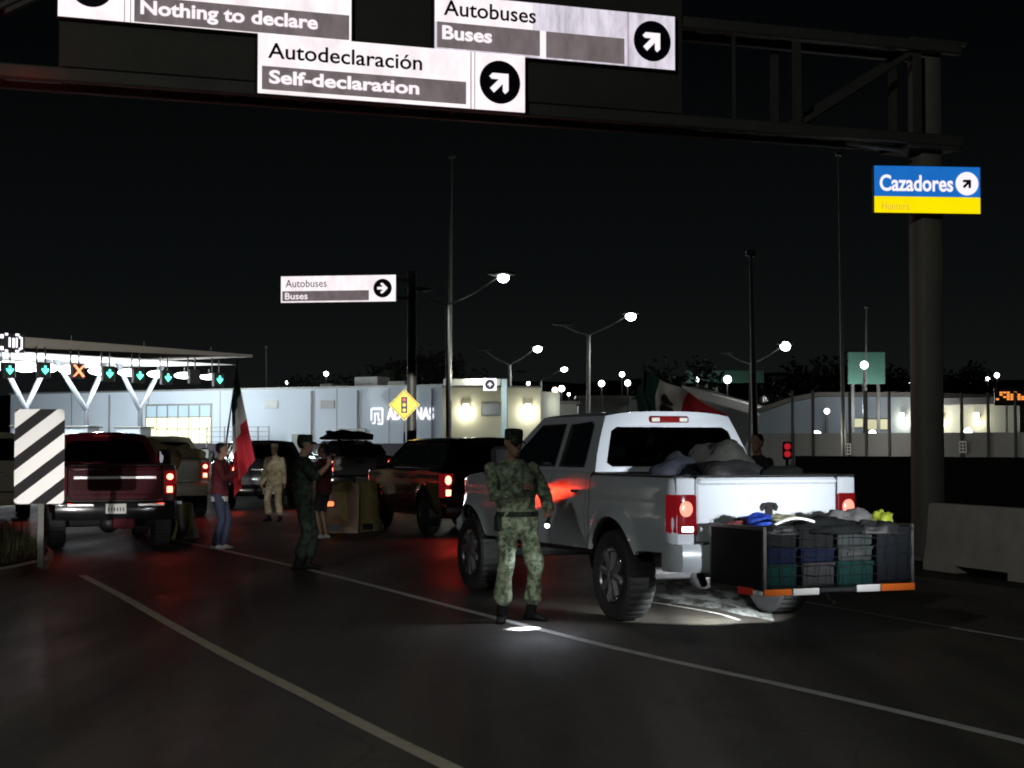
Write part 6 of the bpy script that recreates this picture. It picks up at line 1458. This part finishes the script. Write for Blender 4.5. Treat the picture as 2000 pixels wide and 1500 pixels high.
# ================================================================== PLASTIC BARRIERS
def plastic_barrier(label, u, v, rz, L, H, m, tape=None, wd=.5):
    p = G(u, v); r = empty('plastic_barrier', label, 'barrier', (p.x, p.y, 0), rz, 'plastic road barriers')
    mb = MB(); pr = [(-wd / 2, 0), (-wd / 2, .12), (-wd * .28, .30), (-wd * .17, H - .04), (-wd * .12, H), (wd * .12, H), (wd * .17, H - .04), (wd * .28, .30), (wd / 2, .12), (wd / 2, 0)]
    xs_ = [-L / 2, -L / 2 + .04, -L * .2, -L * .18, L * .18, L * .2, L / 2 - .04, L / 2]; sc = [.93, 1, 1, .93, .93, 1, 1, .93]
    mb.loft([[(x, y * s_, z * (1 - (1 - s_) * .3)) for y, z in pr] for x, s_ in zip(xs_, sc)]); mb.build('shell', m, r, 30)
    mb = MB(); mb.box((0, -wd * .5 - .004, .10), (L * .3, .02, .12)); mb.build('fork_slot', 'black', r)
    if tape: mb = MB(); mb.box((0, -wd * .19, H * .78), (L * .36, .015, .10), rz=0, bev=.004); mb.build('reflector', tape, r)
M['reflector_glow'] = mat('reflector_glow', (1, .35, .12), .3, emit=(1, .20, .06), estr=2.0)  # reflector's shine put into its colour as emission
plastic_barrier('end of a dirty yellow plastic barrier beside the maroon pickup', 352, 1052, R(75), .8, .64, 'yellow_plastic', wd=.36)
plastic_barrier('orange brown plastic barrier with a glowing reflector behind the phone raising soldier', 655, 1040, R(-4), .95, .95, 'orange_plastic')
plastic_barrier('yellow plastic barrier left of the dark red sport utility vehicle', 697, 1038, R(62), 1.2, .98, 'yellow_plastic')
p_ = P(638, 984, 32.5); r = empty('glowing_reflector', 'small amber reflector with added glow on the orange plastic barrier', 'warning light', p_, R(-4))
mb = MB(); mb.box((0, 0, 0), (.27, .06, .09), bev=.02); mb.build('lens', 'reflector_glow', r); mb = MB(); mb.box((0, .05, -.04), (.30, .06, .06), bev=.01); mb.build('housing', 'black', r)

# ================================================================== VEHICLES FURTHER BACK
def far(base, **k): d = dict(base); d.update(k); return d
def put(u, Y): p = P(u, 868, Y); return Vector((p.x, Y, 0))
v1 = vehicle('pickup_truck', 'cream pickup loaded with tan goods right of the maroon pickup', 'pickup truck', put(322, 42), R(15), far(FORD, paint='paint_cream', glow=5, bumper='paint_cream', brake='brake_lit'))
v1m = Matrix.Translation(v1.location) @ Matrix.Rotation(R(15) + math.pi / 2, 4, 'Z')
for i, (x, y, z, r_, sd) in enumerate(((-.3, .35, 1.0, (.6, .5, .75), 31), (-.2, -.40, 1.0, (.6, .48, .68), 32), (-.75, 0, 1.05, (.4, .7, .5), 33))):
    lump('goods_bundle', ['tall tan bundle on the left of the cream pickup bed', 'tan bundle on the right of the cream pickup bed', 'low tan bundle at the tailgate of the cream pickup'][i], 'bundle', v1m @ Vector((x, y, z)), r_, 'tan_load', R(15), sd, .35)
vehicle('suv', 'black sport utility vehicle with lit tail lamps between flag and tan soldier', 'suv', put(512, 47), R(16), far(SUVP, paint='paint_black', glow=4, bumper='paint_black', roof=1.78))
v3 = vehicle('pickup_truck', 'distant white loaded pickup behind the plastic barriers', 'pickup truck', put(692, 52), R(14), far(FORD, paint='paint_silver', glow=6, bumper='chrome', roof=1.8))
v3m = Matrix.Translation(v3.location) @ Matrix.Rotation(R(14) + math.pi / 2, 4, 'Z')
for i, (x, y, z, r_, sd, m_) in enumerate(((-.2, .4, 1.25, (.5, .45, .62), 41, 'bag_blue_grey'), (-.3, -.35, 1.25, (.5, .45, .50), 42, 'tarp'), (1.4, .25, 1.84, (.5, .35, .30), 43, 'bag_dark'), (1.5, -.4, 1.84, (.4, .3, .26), 44, 'bag_dark'))):
    lump('goods_bundle', ['blue grey bundle in the bed of the distant white pickup', 'grey tarp bundle in the bed of the distant white pickup', 'larger black bundle roped on the distant pickup roof', 'smaller black bundle roped on the distant pickup roof'][i], 'bundle', v3m @ Vector((x, y, z)), r_, m_, R(14), sd, .4)
vehicle('suv', 'cream van like vehicle cut by the left edge behind the striped marker', 'suv', put(-28, 40), R(17), far(SUVP, paint='paint_cream', glow=3, bumper='paint_cream', roof=1.95))
# lit plate area behind the tan soldier is part of the black vehicle's plate lamp
p_ = put(548, 44.5); lamp('plate_or_fill_light', 'POINT', (p_.x, p_.y, .95), 3.0, (1, .95, .8), .05)
